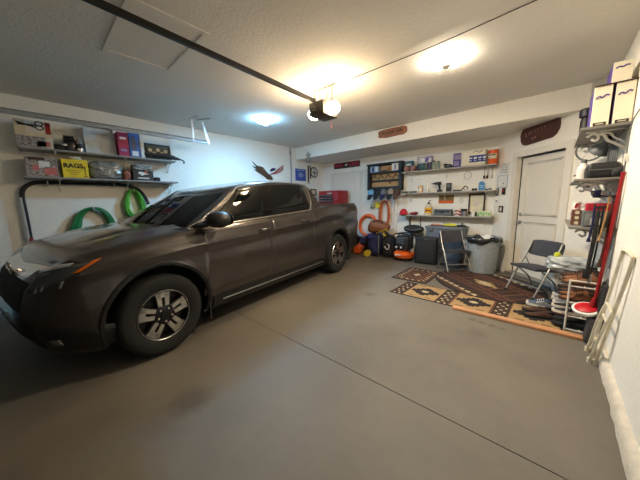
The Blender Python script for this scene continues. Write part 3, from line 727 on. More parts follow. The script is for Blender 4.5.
t = thing('coffee_tin', 'red and white striped tin on the lowest back shelf', 'tin', (-1.51, 6.03, SB_)); MB().lathe([(.066, 0), (.07, .006), (.07, .16), (.066, .166), (.066, .18), (0, .18)], None, 24).build('body', M_paper, t)
for z0, z1 in ((.02, .05), (.085, .115)):
    b = MB(); b.grid([[(.0715*math.cos(a), .0715*math.sin(a), z+.012*math.sin(3*a)) for z in (z0, z1)] for a in [math.radians(-175+k*9) for k in range(21)]]); b.build('stripe', M_red, t, smooth=50)
t = thing('round_tin', 'small black and silver round tin beside the striped tin', 'tin', (-1.38, 6.0, SB_)); MB().lathe([(.05, 0), (.055, .005), (.055, .10), (.05, .105)], None, 20).build('body', M_steel, t); MB().lathe([(.057, .10), (.057, .14), (.05, .15), (0, .15)], None, 20).build('lid', M_black, t)
t = thing('white_cup', 'plain white cup in front of the empty frame', 'cup', (-1.22, 6.02, SB_)); MB().lathe([(.03, 0), (.038, .09), (.034, .09), (.028, .008), (0, .008)], None, 18, cap=False).build('body', M_paper, t)
t = thing('framed_sheet', 'dark brown framed sheet standing on the lowest shelf', 'picture frame', (-1.195, 6.14, SB_), 0, None, rot=(-.06, 0, 0))
fr = MB()
for c, d in (((0, 0, .445), (.30, .02, .03)), ((0, 0, .07), (.30, .02, .03)), ((-.135, 0, .25), (.03, .02, .40)), ((.135, 0, .25), (.03, .02, .40)), ((0, .004, .03), (.03, .012, .06))): fr.box(c, d)
fr.build('frame', M_dbrown, t, smooth=0); MB().box((0, .004, .257), (.25, .006, .36)).build('sheet', M_cream, t, smooth=0)
MB().box((0, 0, .26), (.12, .003, .006)).box((0, 0, .30), (.09, .003, .006)).box((0, 0, .22), (.10, .003, .006)).build('print', M_lilac, t, smooth=0)
t = thing('sponge_pack', 'green and white pack of scrubbing sponges at the lowest shelf end', 'sponge pack', (-1.02, 6.0, SB_)); MB().box((0, 0, .055), (.24, .12, .11), bev=.02).build('wrap', mat('mint_wrap', srgb(176, 200, 150), .35, rgb2=srgb(224, 230, 200), scale=14), t)
for i in range(5): MB().box((-.09+.045*i, -.062, .05+.02*(i % 2)), (.03, .004, .03), rot=(0, .4*(-1)**i, 0)).build('print', M_lgreen, t, smooth=0)
# picture pinned between the two lower shelves
t = thing('wall_picture', 'small landscape picture with orange ground pinned under the middle shelf', 'picture', (-1.80, BY, 1.40)); MB().box((0, -.006, 0), (.31, .012, .18)).build('board', mat('dusk_print', srgb(92, 74, 44), .7, rgb2=srgb(150, 120, 66), scale=8), t, smooth=0)
MB().box((0, -.013, -.06), (.31, .002, .05)).build('print', M_orange, t, smooth=0)
tag(MB().tube(spline([(.03*math.cos(a), 0, .04*math.sin(a)) for a in [2*PI*k/8 for k in range(8)]], 3, True), .006, 6, closed=True).build('hook_ring', M_steel, loc=(-1.49, 6.194, 1.37)), 'small metal ring hook on the wall right of the landscape picture', 'hook')
# --- small things right of the shelves
t = thing('notice', 'printed black and white notice sheet taped left of the door casing', 'notice', dg(0.21, 1.945), math.radians(-45)); MB().box((0, -.002, 0), (.26, .004, .20)).build('sheet', M_paper, t, smooth=0)
b = MB()
for i in range(4): b.tube(spline([(-.08, -.0045, .07-.045*i), (-.03, -.0045, .09-.045*i), (.03, -.0045, .065-.045*i), (.08, -.0045, .085-.045*i)], 4), .004, 4)
b.build('print', M_black, t)
t = thing('clipboard', 'small pale clipboard with thin blue edge hung below the notice', 'clipboard', dg(0.19, 1.715), math.radians(-45)); MB().box((0, -.005, 0), (.25, .010, .23), bev=.004).build('sheet', M_paper, t, smooth=0)
b = MB()
for c, d in (((0, -.011, .112), (.25, .004, .006)), ((0, -.011, -.112), (.25, .004, .006)), ((-.122, -.011, 0), (.006, .004, .23)), ((.122, -.011, 0), (.006, .004, .23))): b.box(c, d)
b.build('edge', M_lblue, t, smooth=0); MB().sphere((.03, -.014, -.04), .012, 1, .5, 1, n=10).build('magnet', M_black, t)
t = thing('remote_control', 'small grey remote control on the wall below the clipboard', 'remote control', dg(0.08, 1.52), math.radians(-45)); MB().box((0, -.012, 0), (.065, .024, .14), bev=.008).build('body', M_grey, t); MB().box((0, -.025, .03), (.03, .003, .03)).box((0, -.025, -.02), (.03, .003, .02)).build('buttons', M_paper, t, smooth=0)
t = thing('key_fob', 'red and black key fob hanging beside the grey remote', 'key fob', dg(0.24, 1.53), math.radians(-45)); MB().box((0, -.01, 0), (.08, .02, .12), bev=.008).build('body', M_black, t); MB().box((0, -.021, .02), (.05, .003, .05)).build('print', M_red, t, smooth=0)
t = thing('round_sensor', 'small round white sensor on the wall above the light switch', 'sensor', dg(0.085, 1.35), 0, None, rot=(PI/2, 0, math.radians(-45))); MB().lathe([(.035, 0), (.035, .015), (.025, .022), (0, .022)], None, 20).build('body', M_bracket, t); MB().lathe([(.014, .02), (.014, .026), (0, .026)], None, 12).build('button', M_grey, t)
t = thing('light_switch', 'light switch with dark rim left of the door', 'light switch', dg(0.2, 1.19), math.radians(-45)); MB().box((0, -.004, 0), (.115, .008, .125), bev=.003).build('plate', M_dbrown, t, smooth=0); MB().box((0, -.010, 0), (.045, .008, .075), bev=.002).build('rocker', M_paper, t, smooth=0)
# ------------------------------------------------------------------ back wall left of the shelves: sign, hat rack, hats, chest, bags
M_tanp = mat('tan_panel', srgb(190, 148, 96), .6, var=.15, scale=5)
M_cord = mat('orange_cord', srgb(190, 92, 48), .55); M_ocord = mat('bright_orange_hose', srgb(236, 104, 36), .5)
t = thing('name_sign', 'black sign with red MAN CAVE lettering and white horse-head emblem on the beam-side back wall', 'sign', (-4.52, BY, 2.42), 0)
t['label'] = 'long black sign with red MAN CAVE lettering above the white utility door'
MB().box((0, -.012, 0), (.90, .024, .16), bev=.003).build('board', M_black, t, smooth=0)
Ms = frame_on((0, -.0245, 0), (1, 0, 0), (0, 0, 1)); M_redl = mat('red_letters', srgb(190, 40, 66), .5)
lettering('lettering', 'MAN', .15, M_redl, t, Ms @ Matrix.Translation((-.27, 0, 0)), bold=.004, sx=.95); lettering('lettering', 'CAVE', .15, M_redl, t, Ms @ Matrix.Translation((.255, 0, 0)), bold=.004, sx=.92)
MB().prism([(-.055, .0), (-.03, .025), (.0, .02), (.05, .035), (.03, .012), (.055, -.005), (.02, -.012), (-.02, -.03), (-.035, -.012)], Ms @ Matrix.Translation((.0, 0, 0)), .003).build('emblem', M_paper, t, smooth=0)
# hat rack
HX0, HX1, HZ0, HZ1, HY = -3.72, -2.79, 1.66, 2.30, 6.06
t = thing('hat_rack', 'black framed wall rack with tan panels and hat hooks', 'hat rack', ((HX0+HX1)/2, BY-.045, 0))
w = HX1-HX0; b = MB()
for c, d in (((-w/2+.03, -.05, 1.98), (.06, .17, .64)), ((w/2-.03, -.05, 1.98), (.06, .17, .64)), ((0, -.05, 2.31), (w+.04, .19, .035)), ((0, -.05, 2.10), (w, .17, .03)), ((0, -.02, 1.90), (w, .10, .035)), ((0, -.02, 1.70), (w, .10, .09)), ((0, .028, 1.98), (w, .015, .64))): b.box(c, d)
b.build('frame', M_black, t, smooth=0)
for z0, z1 in ((1.925, 2.08), (1.75, 1.88)): MB().box((0, .008, (z0+z1)/2), (w-.12, .03, z1-z0)).build('panel', M_tanp, t, smooth=0)
MB().box((0.02, .008, 2.19), (.3, .03, .15)).build('panel', M_tanp, t, smooth=0)
b = MB()
for k in range(4):
    x = -.34+.20*k; b.tube([(x-.07, -.02, 1.94), (x+.02, -.03, 2.05)], .009, 6); b.tube([(x+.02, -.03, 2.05), (x+.06, -.03, 1.98), (x+.10, -.03, 1.99)], .009, 6)
b.tube([(.08, -.01, 1.86), (.12, -.04, 1.82), (.16, -.03, 1.87)], .01, 6).build('hook', M_black, t)
for k in range(5): MB().tube([(-.37+.185*k, -.06, 1.70), (-.37+.185*k, -.10, 1.69), (-.37+.185*k, -.115, 1.715)], .009, 6).build('hook', M_black, t)
boxitem('printed_box', 'blue and white box in the left of the hat rack shelf', 'box', (-3.53, 6.09, 2.115), (.24, .10, .15), mat('pale_blue_print', srgb(150, 176, 206), .6), 0, bands=((.1, .9, M_navy, -.25, -.05), (.1, .9, M_paper, .15, .4)))
boxitem('printed_box', 'white and lilac box in the right of the hat rack shelf', 'box', (-2.96, 6.09, 2.115), (.17, .10, .17), M_paper, 0, bands=((.15, .85, M_lilac, -.1, .15),))
boxitem('wood_block', 'short wooden block with dark foot on the hat rack shelf', 'block', (-3.24, 6.06, 2.115), (.20, .05, .10), M_wood, 0, bands=((0, .35, M_dbrown, -.4, .4),))
def hat(x, cm, pm, label, tilt=0.0):
    t = thing('baseball_cap', label, 'cap', (x, 5.99, 1.575), 0, 'caps hanging under the rack', rot=(0, tilt, 0))
    b = MB().sphere((0, 0, 0), .093, .95, .85, 1.25, n=20)
    for v in b.bm.verts:
        if v.co.z < -.02: v.co.z = -.02+(v.co.z+.02)*.35; 
    b.build('crown', cm, t, smooth=60)
    p = MB(); rows = []
    for i in range(9):
        a = math.radians(-65+130*i/8); rows.append([((.078-.0*j)*math.sin(a)*(1-.12*j/5), -.04-.045*math.cos(a)-.022*j*math.cos(a*.8)*.6, -.03-.026*j*math.cos(a*.7)) for j in range(6)])
    p.grid(rows); p.grid([[(x_, y_+.004, z_-.004) for x_, y_, z_ in r] for r in rows], flip=True); p.build('peak', pm, t, smooth=60)
    MB().sphere((0, 0, .108), .012, n=8).build('button', pm, t)
    return t
M_hatb = mat('sky_blue_cloth', srgb(110, 164, 206), .85); M_hatn = mat('black_cloth', srgb(30, 32, 40), .85); M_hatg = mat('grey_cloth', srgb(110, 112, 118), .85); M_hatt = mat('taupe_cloth', srgb(158, 142, 130), .85); M_hatc = mat('camo_cloth', srgb(110, 82, 66), .85, rgb2=srgb(52, 40, 36), scale=25)
hat(-3.58, M_hatb, M_hatn, 'sky blue cap with dark peak hanging leftmost under the hat rack')
hat(-3.40, M_hatn, M_hatn, 'black cap hanging second from the left under the hat rack')
hat(-3.225, M_hatg, M_navy, 'grey cap with navy peak hanging in the middle under the hat rack')
hat(-3.03, M_hatt, M_hatn, 'taupe cap with black peak hanging fourth under the hat rack')
hat(-2.86, M_hatc, M_hatc, 'brown patterned cap hanging at the right end under the hat rack')
# things hanging below the hats
t = thing('work_glove', 'pale green and black glove hanging left below the sky blue cap', 'glove', (-3.62, 6.1, 1.16)); MB().box((0, 0, .09), (.09, .04, .13), bev=.018).build('body', mat('sage_cloth', srgb(170, 172, 130), .8), t); MB().box((0, -.022, .05), (.05, .01, .05), bev=.004).build('palm', M_black, t); MB().tube([(0, .02, .14), (0, .04, .25)], .004, 5).build('loop', M_black, t)
t = thing('round_tag', 'yellow round tag hanging beside the pale glove', 'tag', (-3.46, 6.12, 1.28), 0, None, rot=(PI/2, 0, 0)); MB().lathe([(.075, -.015), (.08, 0), (.075, .015)], None, 20).build('disc', M_yellow, t); MB().tube([(0, .07, 0), (0, .14, -.03)], .005, 6).build('loop', M_black, t)
b = MB()
for k in range(5):
    r = .0; b.tube(spline([((.10+.012*k)*math.cos(a), -.03-.016*(k % 3), -.32+(.33+.006*k)*math.sin(a)) for a in [2*PI*i/14+.1*k for i in range(14)]], 3, True), .014, 6, closed=True)
b.box((0, -.03, .01), (.04, .09, .05), bev=.01)
tag(b.build('extension_cord', M_cord, loc=(-3.25, 6.13, 1.36)), 'coil of brownish orange extension cord hanging below the grey cap', 'cord')
b = MB()
for k in range(3): b.tube(spline([(.265*math.cos(a), -.02-.045*(k % 2), (.265+.02*k)*math.sin(a)) for a in [2*PI*i/14 for i in range(14)]], 3, True), .03, 8, closed=True)
tag(b.build('air_hose', M_ocord, loc=(-3.74, 6.15, .72)), 'thick bright orange coiled hose leaning on the wall behind the brown bag', 'hose')
# red tool chest with roller cabinet
t = thing('tool_chest', 'red tool chest with dark drawers against the back wall behind the pickup', 'tool chest', (-4.72, 5.82, 0))
b = MB().box((0, 0, .60), (.66, .46, .98), bev=.01).box((0, 0, 1.39), (.70, .46, .54), bev=.012); b.build('body', M_red, t)
MB().box((0, -.0, 1.675), (.71, .47, .03), bev=.01).build('lid', mat('deep_red', srgb(168, 26, 34), .4), t); MB().box((.05, -.236, 1.62), (.16, .006, .03)).build('badge', mat('pale_metal', srgb(200, 196, 190), .4), t, smooth=0)
for k, z in enumerate((1.55, 1.47, 1.39, 1.28, 1.02, .82, .6, .36)):
    h = .065 if k < 3 else (.085 if k == 3 else .16); d = MB().box((-.07, -.235, z), (.48, .012, h), bev=.003).build('drawer', M_black, t, smooth=0); MB().tube([(-.29, -.248, z+h*.3), (.14, -.248, z+h*.3)], .008, 6).build('handle', M_chrome, d)
MB().tube(spline([(.24, -.238, 1.40), (.27, -.25, 1.45), (.31, -.238, 1.45)], 4), .008, 6).build('lock', M_steel, t)
for sx in (-1, 1):
    for sy in (-1, 1): MB().cyl((sx*.27-.02, sy*.17, .055), (sx*.27+.02, sy*.17, .055), .055).box((sx*.27, sy*.17, .11), (.05, .05, .03)).build('caster', M_black, t)
# ---- luggage heap
def soft(name, label, cat, loc, size, m, rz=0.0, sub=3, squash=.9, seed=1, power=3.0):
    """lumpy soft body: superellipsoid with noise"""
    t = thing(name, label, cat, loc, rz); b = MB(); bmesh.ops.create_icosphere(b.bm, subdivisions=sub+1, radius=1.0); rnd = random.Random(seed)
    ph = [rnd.uniform(0, 6) for _ in range(6)]
    for v in b.bm.verts:
        p = v.co.normalized(); k = (abs(p.x)**power+abs(p.y)**power+abs(p.z)**power)**(-1/power); w = 1+.045*math.sin(4*p.x+ph[0])*math.sin(5*p.y+ph[1])+.04*math.sin(7*p.z+ph[2]+3*p.x)
        v.co = Vector((p.x*k*w*size[0]/2, p.y*k*w*size[1]/2, max(-.5, p.z*k*w*.5)*size[2]+size[2]/2))
    b.build('body', m, t, smooth=70); return t
t = soft('backpack', 'orange and black backpack on the floor behind the pickup', 'backpack', (-3.86, 5.76, 0), (.34, .28, .46), mat('orange_nylon', srgb(206, 84, 42), .7), .2, seed=2)
MB().sphere((.12, -.02, .34), .12, 1, 1, 1.0, n=14).build('pocket', M_navy, t, smooth=60); MB().tube(spline([(-.02, -.15, .42), (-.05, -.18, .25), (-.03, -.165, .06)], 5), .02, 6, flat=.4).build('strap', M_black, t); MB().box((.06, -.15, .12), (.18, .03, .16), bev=.012).build('pocket', M_orange, t)
t = soft('duffel_bag', 'black soft bag standing behind the orange backpack', 'bag', (-3.66, 6.02, 0), (.30, .22, .40), M_blackm, 0, seed=9); MB().tube(spline([(-.1, -.06, .38), (0, -.08, .47), (.1, -.06, .38)], 5), .015, 6).build('strap', M_black, t)
t = soft('golf_bag', 'upright navy blue bag with pale piping under the brown bag', 'bag', (-3.29, 5.74, 0), (.32, .34, .60), M_navy, -.15, seed=4)
MB().tube(spline([(.17, -.10, .56), (.19, -.12, .3), (.175, -.11, .04)], 5), .012, 6).build('piping', M_steel, t); MB().sphere((-.08, -.10, .50), .10, 1.2, .9, .8, n=14).build('pocket', mat('bright_navy', srgb(40, 50, 120), .8), t, smooth=60)
t = thing('frisbee', 'yellow disc propped against the navy bag', 'disc', (-3.40, 5.52, .10), 0, None, rot=(math.radians(-78), 0, .9)); MB().lathe([(0, .012), (.065, .012), (.082, .004), (.095, -.012), (.09, -.014), (.078, -.004), (0, 0)], None, 28, cap=False).build('disc', mat('mustard_plastic', srgb(196, 168, 40), .5), t); MB().lathe([(.03, .0125), (.04, .018), (.055, .0125)], None, 24, cap=False).build('ring', M_dbrown, t)
t = soft('black_bag', 'black bag with white buckle beside the navy bag', 'bag', (-2.95, 5.80, 0), (.28, .34, .58), M_hatn, .1, seed=6); MB().tube(spline([(-.04, -.175, .30), (.0, -.19, .24), (.05, -.18, .24), (.07, -.175, .32), (.03, -.18, .36)], 4), .009, 6).build('buckle', M_paper, t)
t = thing('leather_bag', 'brown leather duffel lying on top of the navy and black bags', 'bag', (-3.22, 5.78, .615), .25)
b = MB(); bmesh.ops.create_icosphere(b.bm, subdivisions=4, radius=1)
for v in b.bm.verts:
    p = v.co.normalized(); k = (abs(p.x)**4+abs(p.y)**4+abs(p.z)**4)**(-1/4); zz = p.z*k; tp = 1-.35*max(0, zz)
    v.co = Vector((p.x*k*.27*(1-.22*max(0, zz)), p.y*k*.16*tp, .14+zz*.135*(1-.30*p.x*k)))
b.build('body', M_brown, t, smooth=60)
MB().tube(spline([(-.12, -.10, .24), (-.08, -.12, .31), (.08, -.11, .29), (.12, -.11, .20)], 5), .012, 6).build('handle', M_dbrown, t); MB().tube([(-.24, -.0, .27), (0, 0, .295), (.24, 0, .23)], .006, 6).build('zip', M_dbrown, t)
t = thing('bungee_strap', 'yellow and black ratchet strap draped over the black bag', 'strap', (-3.0, 5.62, .58)); 
MB().tube(spline([(-.20, 0, .02), (-.10, -.02, .07), (.0, -.03, .10), (.07, -.02, .14), (.10, -.02, .05), (.05, -.035, -.02), (.0, -.03, .04)], 6), .019, 6, flat=.5).build('webbing', M_yellow, t); MB().box((.10, -.03, .04), (.07, .05, .07), bev=.01, rot=(0, .5, 0)).build('ratchet', M_black, t)
# ---- pancake compressor
t = thing('air_compressor', 'orange pancake air compressor with black shroud on the floor', 'air compressor', (-2.53, 5.72, 0), -.1)
MB().lathe([(0, .05), (.16, .055), (.225, .10), (.235, .145), (.225, .19), (.16, .225), (0, .235)], None, 36).build('tank', M_orange, t)
MB().lathe([(.236, .135), (.243, .138), (.243, .152), (.236, .155)], None, 36, cap=False).build('weld_band', mat('dark_orange', srgb(170, 66, 18), .45), t)
for k in range(4): a = PI/4+k*PI/2; MB().cyl((.17*math.cos(a), .17*math.sin(a), 0), (.17*math.cos(a), .17*math.sin(a), .09), .022).build('foot', M_black, t)
b = MB().box((0, .02, .42), (.34, .30, .34), bev=.07, seg=4); b.build('shroud', M_black, t)
b = MB()
for k in range(4): b.box((-.03, -.132, .52-.035*k), (.20, .012, .014), bev=.003)
b.build('vent', M_grey, t, smooth=0)
b = MB().tube(spline([(-.21, -.12, .22), (-.22, -.13, .5), (-.17, -.10, .62), (.17, -.10, .62), (.22, -.13, .5), (.21, -.12, .22)], 6), .014, 8).tube(spline([(-.21, .14, .22), (-.22, .15, .5), (-.17, .12, .62), (.17, .12, .62), (.22, .15, .5), (.21, .14, .22)], 6), .014, 8).tube([(-.17, -.10, .62), (-.17, .12, .62)], .014).tube([(.17, -.10, .62), (.17, .12, .62)], .014); b.build('cage', M_black, t)
for x in (-.09, .03):
    MB().cyl((x, -.16, .33), (x, -.185, .33), .03).build('gauge', M_black, t); MB().cyl((x, -.1855, .33), (x, -.187, .33), .023).build('gauge_face', M_paper, t)
MB().cyl((.12, -.12, .29), (.12, -.21, .29), .016).build('valve', M_chrome, t); MB().box((-.02, -.236, .155), (.14, .006, .035), rot=(.1, 0, 0)).build('lettering', M_paper, t, smooth=0)
# black carry bag hung from the lowest shelf
t = thing('hanging_bag', 'black carry bag hanging by two straps below the lowest shelf', 'bag', (-2.42, 5.98, .62))
MB().sphere((0, 0, .10), .10, 2.5, .95, 1.0, n=20).build('body', M_blackm, t, smooth=60); MB().tube(spline([(-.2, -.095, .12), (0, -.11, .08), (.2, -.095, .12)], 5), .012, 6).build('trim', M_grey, t)
for x, r in ((-.09, .035), (.16, .02)): MB().tube([(x, .0, .18), (x, -.02, .30), (x, .0, .40)], r, 6, flat=.4).build('strap', M_black, t)
# loudspeaker
t = thing('speaker_box', 'large black floor speaker with cloth front beside the compressor', 'speaker', (-2.0, 5.62, 0), .06)
MB().box((0, .06, .30), (.46, .14, .60), bev=.03, seg=3).build('cabinet', M_black, t); MB().box((0, -.018, .275), (.36, .02, .46), bev=.008).build('grille', M_blackm, t)
MB().box((.0, -.014, .545), (.05, .008, .015)).build('badge', M_grey, t, smooth=0)
# slate storage trunk with oddments on top
t = thing('storage_trunk', 'tall slate grey plastic storage trunk behind the folding chair', 'trunk', (-1.70, 5.97, 0), 0)
MB().taper((0, 0, 0), (.68, .36), (.74, .40), .78, bev=.02).build('body', mat('slate_tote', srgb(98, 106, 116), .55), t)
MB().box((0, 0, .80), (.77, .43, .05), bev=.012).build('lid', mat('slate_lid', srgb(112, 118, 126), .55), t)
for x in (-.25, .25): MB().box((x, -.215, .76), (.07, .03, .09), bev=.006).build('latch', M_grey, t)
TZ = .825
tag(MB().sphere((0, 0, .03), .09, 1.6, .8, .4, n=14).build('dust_cloth', mat('yellow_cloth', srgb(216, 206, 76), .85, bump=.4), loc=(-1.62, 5.93, TZ)), 'crumpled yellow cloth on top of the slate trunk', 'cloth')
tag(MB().sphere((0, 0, .025), .07, 1.6, .9, .38, n=14).build('rag', mat('peach_cloth', srgb(196, 140, 120), .85), loc=(-1.90, 5.93, TZ)), 'small peach rag left on the slate trunk', 'cloth')
t = thing('hand_tool', 'small black tool with upright grip on the slate trunk', 'tool', (-1.40, 5.94, TZ)); MB().box((0, 0, .02), (.16, .06, .04), bev=.008).build('body', M_black, t); MB().box((.01, 0, .06), (.04, .04, .06), bev=.008).build('grip', M_grey, t)
# ---- grey round bin with black liner
t = thing('trash_can', 'large grey round trash can with black liner beside the door', 'trash can', (-.955, 5.69, .006))
MB().lathe([(.0, 0), (.225, 0), (.235, .012), (.275, .60), (.283, .60), (.283, .625), (.29, .63), (.29, .665), (.275, .668), (.268, .62), (.228, .04), (0, .04)], None, 40, cap=False).build('body', mat('grey_bin', srgb(150, 157, 160), .5), t, smooth=35)
for a in (math.radians(10), math.radians(190)): 
    c = Vector((.285*math.cos(a), .285*math.sin(a), .57)); MB().box(c, (.05, .12, .075), rot=(0, 0, a), bev=.012).build('handle', mat('grey_bin_handle', srgb(140, 147, 150), .5), t)
b = MB(); rows = []
for k in range(49):
    a = 2*PI*k/48; wv = .012*math.sin(7*a)+.01*math.sin(11*a+1); dr = .07+.03*math.sin(3*a+.5)+.015*math.sin(8*a)
    rows.append([(r*math.cos(a), r*math.sin(a), z) for r, z in ((.262+wv*.3, .48), (.266, .63), (.284, .675+wv*.5), (.297+wv*.4, .66), (.302+wv*.6, .66-dr*.5), (.296+wv, .66-dr))])
b.grid(rows); b.build('liner', mat('black_bin_bag', (.012, .012, .013), .3, bump=.3), t, smooth=70)
b = MB(); 
rnd = random.Random(5)
b.grid([[(-.15+.30*i/6, -.10+.2*j/4, .665+.05*math.sin(i*1.1)*math.cos(j*1.2)+.02*rnd.random()) for j in range(5)] for i in range(7)]); tag(b.build('waste_paper', M_paper, loc=(-.955, 5.69, .01)), 'crumpled white paper lying on top of the trash can', 'paper')
# ---- folding chairs
M_ctube = mat('grey_chair_steel', srgb(150, 150, 146), .38, .6); M_cpad = mat('charcoal_vinyl', srgb(60, 60, 68), .6)
def folding_chair(loc, rz, label):
    t = thing('folding_chair', label, 'folding chair', loc, rz, 'grey folding chairs')
    for s in (-1, 1):
        MB().tube(spline([(s*.225, -.235, 0), (s*.222, -.06, .34), (s*.218, .06, .55), (s*.215, .15, .76)], 5), .0125, 8, flat=1).build('front_leg', M_ctube, t)
        MB().tube([(s*.195, .225, 0), (s*.195, .10, .22), (s*.195, -.10, .38)], .0115, 8).build('rear_leg', M_ctube, t)
        for y, z, x in ((-.235, .012, .225), (.225, .012, .195)): MB().cyl((s*x, y, 0), (s*x, y*.985, .03), .016, n=10).build('foot_cap', M_black, t)
        MB().tube([(s*.205, .11, .40), (s*.212, .04, .52)], .007, 6).build('hinge_link', M_ctube, t)
    MB().tube([(-.222, -.155, .155), (.222, -.155, .155)], .010, 8).build('stretcher', M_ctube, t); MB().tube([(-.195, .15, .13), (.195, .15, .13)], .010, 8).build('stretcher', M_ctube, t)
    b = MB(); n = 14; rows = []
    for i in range(n+1):
        u = -1+2*i/n; rows.append([(u*.215*(1-.06*(v < 0)), v*.21, .405+.02*(1-abs(u)**4)*(1-abs(v)**4)+(-.02*v)) for v in [-1+2*j/n for j in range(n+1)]])
    for r in rows:
        for k, p in enumerate(r): pass
    b.grid(rows); b.grid([[(x, y, .372-.02*(y/.2)) for x, y, z in r] for r in rows], flip=True)
    b.bm.verts.ensure_lookup_table(); bmesh.ops.remove_doubles(b.bm, verts=b.bm.verts, dist=1e-4)
    be = [e for e in b.bm.edges if e.is_boundary]
    if be: bmesh.ops.bridge_loops(b.bm, edges=be)
    b.build('seat', M_cpad, t, smooth=60)
    b = MB(); rows = []
    for i in range(17):
        u = -1+2*i/16; yb = .035*(1-u*u); rows.append([(u*.238*(1-.10*max(0, abs(v)-.6)*(abs(u) > .9)), .115+.052*(z_-.56)/.22+yb, z_) for v, z_ in [(v, (.655)+.115*v*(1-.25*abs(u)**6)) for v in [-1+2*j/10 for j in range(11)]]])
    b.grid([[(x, y-.014, z) for x, y, z in r] for r in rows]); b.grid([[(x, y+.014, z) for x, y, z in r] for r in rows], flip=True)
    be = [e for e in b.bm.edges if e.is_boundary]
    bmesh.ops.bridge_loops(b.bm, edges=be); b.build('backrest', M_cpad, t, smooth=50)
    return t
folding_chair((-1.38, 5.42, .010), math.radians(45), 'grey folding chair standing in front of the slate trunk')
folding_chair((-.13, 4.77, .010), math.radians(-41), 'grey folding chair standing in front of the white entry door')
# ------------------------------------------------------------------ rugs (woven pattern as coloured cells of the pile)
R_dk = mat('rug_dark_brown', srgb(52, 32, 24), .95, var=.2, scale=80, bump=.4); R_tan = mat('rug_gold', srgb(160, 130, 88), .95, var=.12, scale=80, bump=.4); R_cr = mat('rug_cream', srgb(188, 172, 138), .95, var=.1, scale=80, bump=.4)
R_md = mat('rug_mid_brown', srgb(98, 62, 42), .95, var=.2, scale=80, bump=.4); R_bk = mat('rug_black_brown', srgb(28, 20, 18), .95, var=.2, scale=80, bump=.4); R_rd = mat('rug_rust', srgb(104, 62, 44), .95, var=.2, scale=80, bump=.4)
RM = [R_dk, R_tan, R_cr, R_md, R_bk, R_rd]
def rug_mesh(w, d, cell, pat, th, clip=None):
    """pile surface of cells; pat(x,y)->material slot; clip(x,y) moves rim points onto an outline or returns None"""
    b = MB(); nx, ny = int(round(w/cell)), int(round(d/cell)); V = {}
    def vert(i, j):
        if (i, j) not in V:
            x, y = -w/2+w*i/nx, -d/2+d*j/ny
            if clip: x, y = clip(x, y)
            V[(i, j)] = b.bm.verts.new((x, y, th))
        return V[(i, j)]
    for i in range(nx):
        for j in range(ny):
            cx, cy = -w/2+w*(i+.5)/nx, -d/2+d*(j+.5)/ny
            if clip and (clip(cx, cy)[0]-cx)**2+(clip(cx, cy)[1]-cy)**2 > (cell*.3)**2: continue
            f = b._face((vert(i, j), vert(i+1, j), vert(i+1, j+1), vert(i, j+1)))
            if f: f.material_index = pat(cx, cy)
    be = [e for e in b.bm.edges if e.is_boundary]
    r = bmesh.ops.extrude_edge_only(b.bm, edges=be)
    for v in [g for g in r['geom'] if isinstance(g, bmesh.types.BMVert)]: v.co.z = 0
    return b
def stepped(x, y, hw, hh, st=.05):
    """stepped southwestern medallion"""
    return abs(y) < hh and abs(x) < hw-math.floor(abs(y)/st)*st*hw/hh
def runner(x, y):
    X = x+.98                                     # from the left end, metres
    per = .645; k = X % per; q = math.floor(X/per); ya = abs(y)
    if ya > .305: return 4
    if k < .20:
        c = k-.10
        if abs(c) > .085: return 3
        if abs(c) > .07: return 4
        m = (y+.33) % .15
        if abs(abs(c)-.04) < .013 and .03 < m < .07: return 2
        if abs(c) < .018 and .10 < m < .13: return 2
        return 0
    c = k-.4225
    if abs(c) > .205: return 1
    if stepped(c, y, .05, .04, .02): return 2
    if stepped(c, y, .20, .17, .045): return 4 if not stepped(c, y, .10, .08, .03) else 0
    if ya > .22 and abs(abs(c)-.12) < .045 and ya < .25: return 5
    if ya > .26 and abs(c) < .05 and ya < .28: return 3
    return 1
def small(x, y):
    xa, ya = abs(x), abs(y); e = min(.31-xa, .44-ya)
    if e < .03: return 4
    if e < .06: return 3
    if e < .11: return 2 if (math.floor((x+y)/.035) % 3 == 0) else 0
    if e < .135: return 5
    r = xa/.62+ya/.80
    if r < .10: return 2
    if r < .17: return 3
    if r < .24: return 0
    if r < .30: return 3
    if xa > .12 and ya > .22 and (math.floor(x/.03)+math.floor(y/.03)) % 4 == 0: return 1
    return 0 if (math.floor(ya/.05) % 2) else 3
RA, RB = .86, .71
def ell(x, y):
    r = math.hypot(x/RA, y/RB); return (x, y) if r <= 1 else (x/r, y/r)
def roundp(x, y):
    r = math.hypot(x/RA, y/RB); y *= 1.22; ya = abs(y)
    if r > .96: return 4
    if stepped(x, y, .25, .13, .035): return 1 if not stepped(x, y, .12, .06, .03) else 2
    if stepped(x, y, .31, .18, .045): return 0
    if abs(ya-.34) < .010: return 5
    if abs(ya-.38) < .014: return 5
    if .44 < ya < .53: return 0
    if .58 < ya < .68:
        m = (x+1) % .14
        return 2 if (m < .07 and abs(ya-.63) < .018+.02*(m > .03)) or abs(ya-.66) < .01 and m < .11 else 0
    if .70 < ya < .73: return 3
    if .20 < ya < .26: return 3
    return 0 if ya > .3 else (3 if math.floor((x+2)/.03) % 5 == 0 else 0)
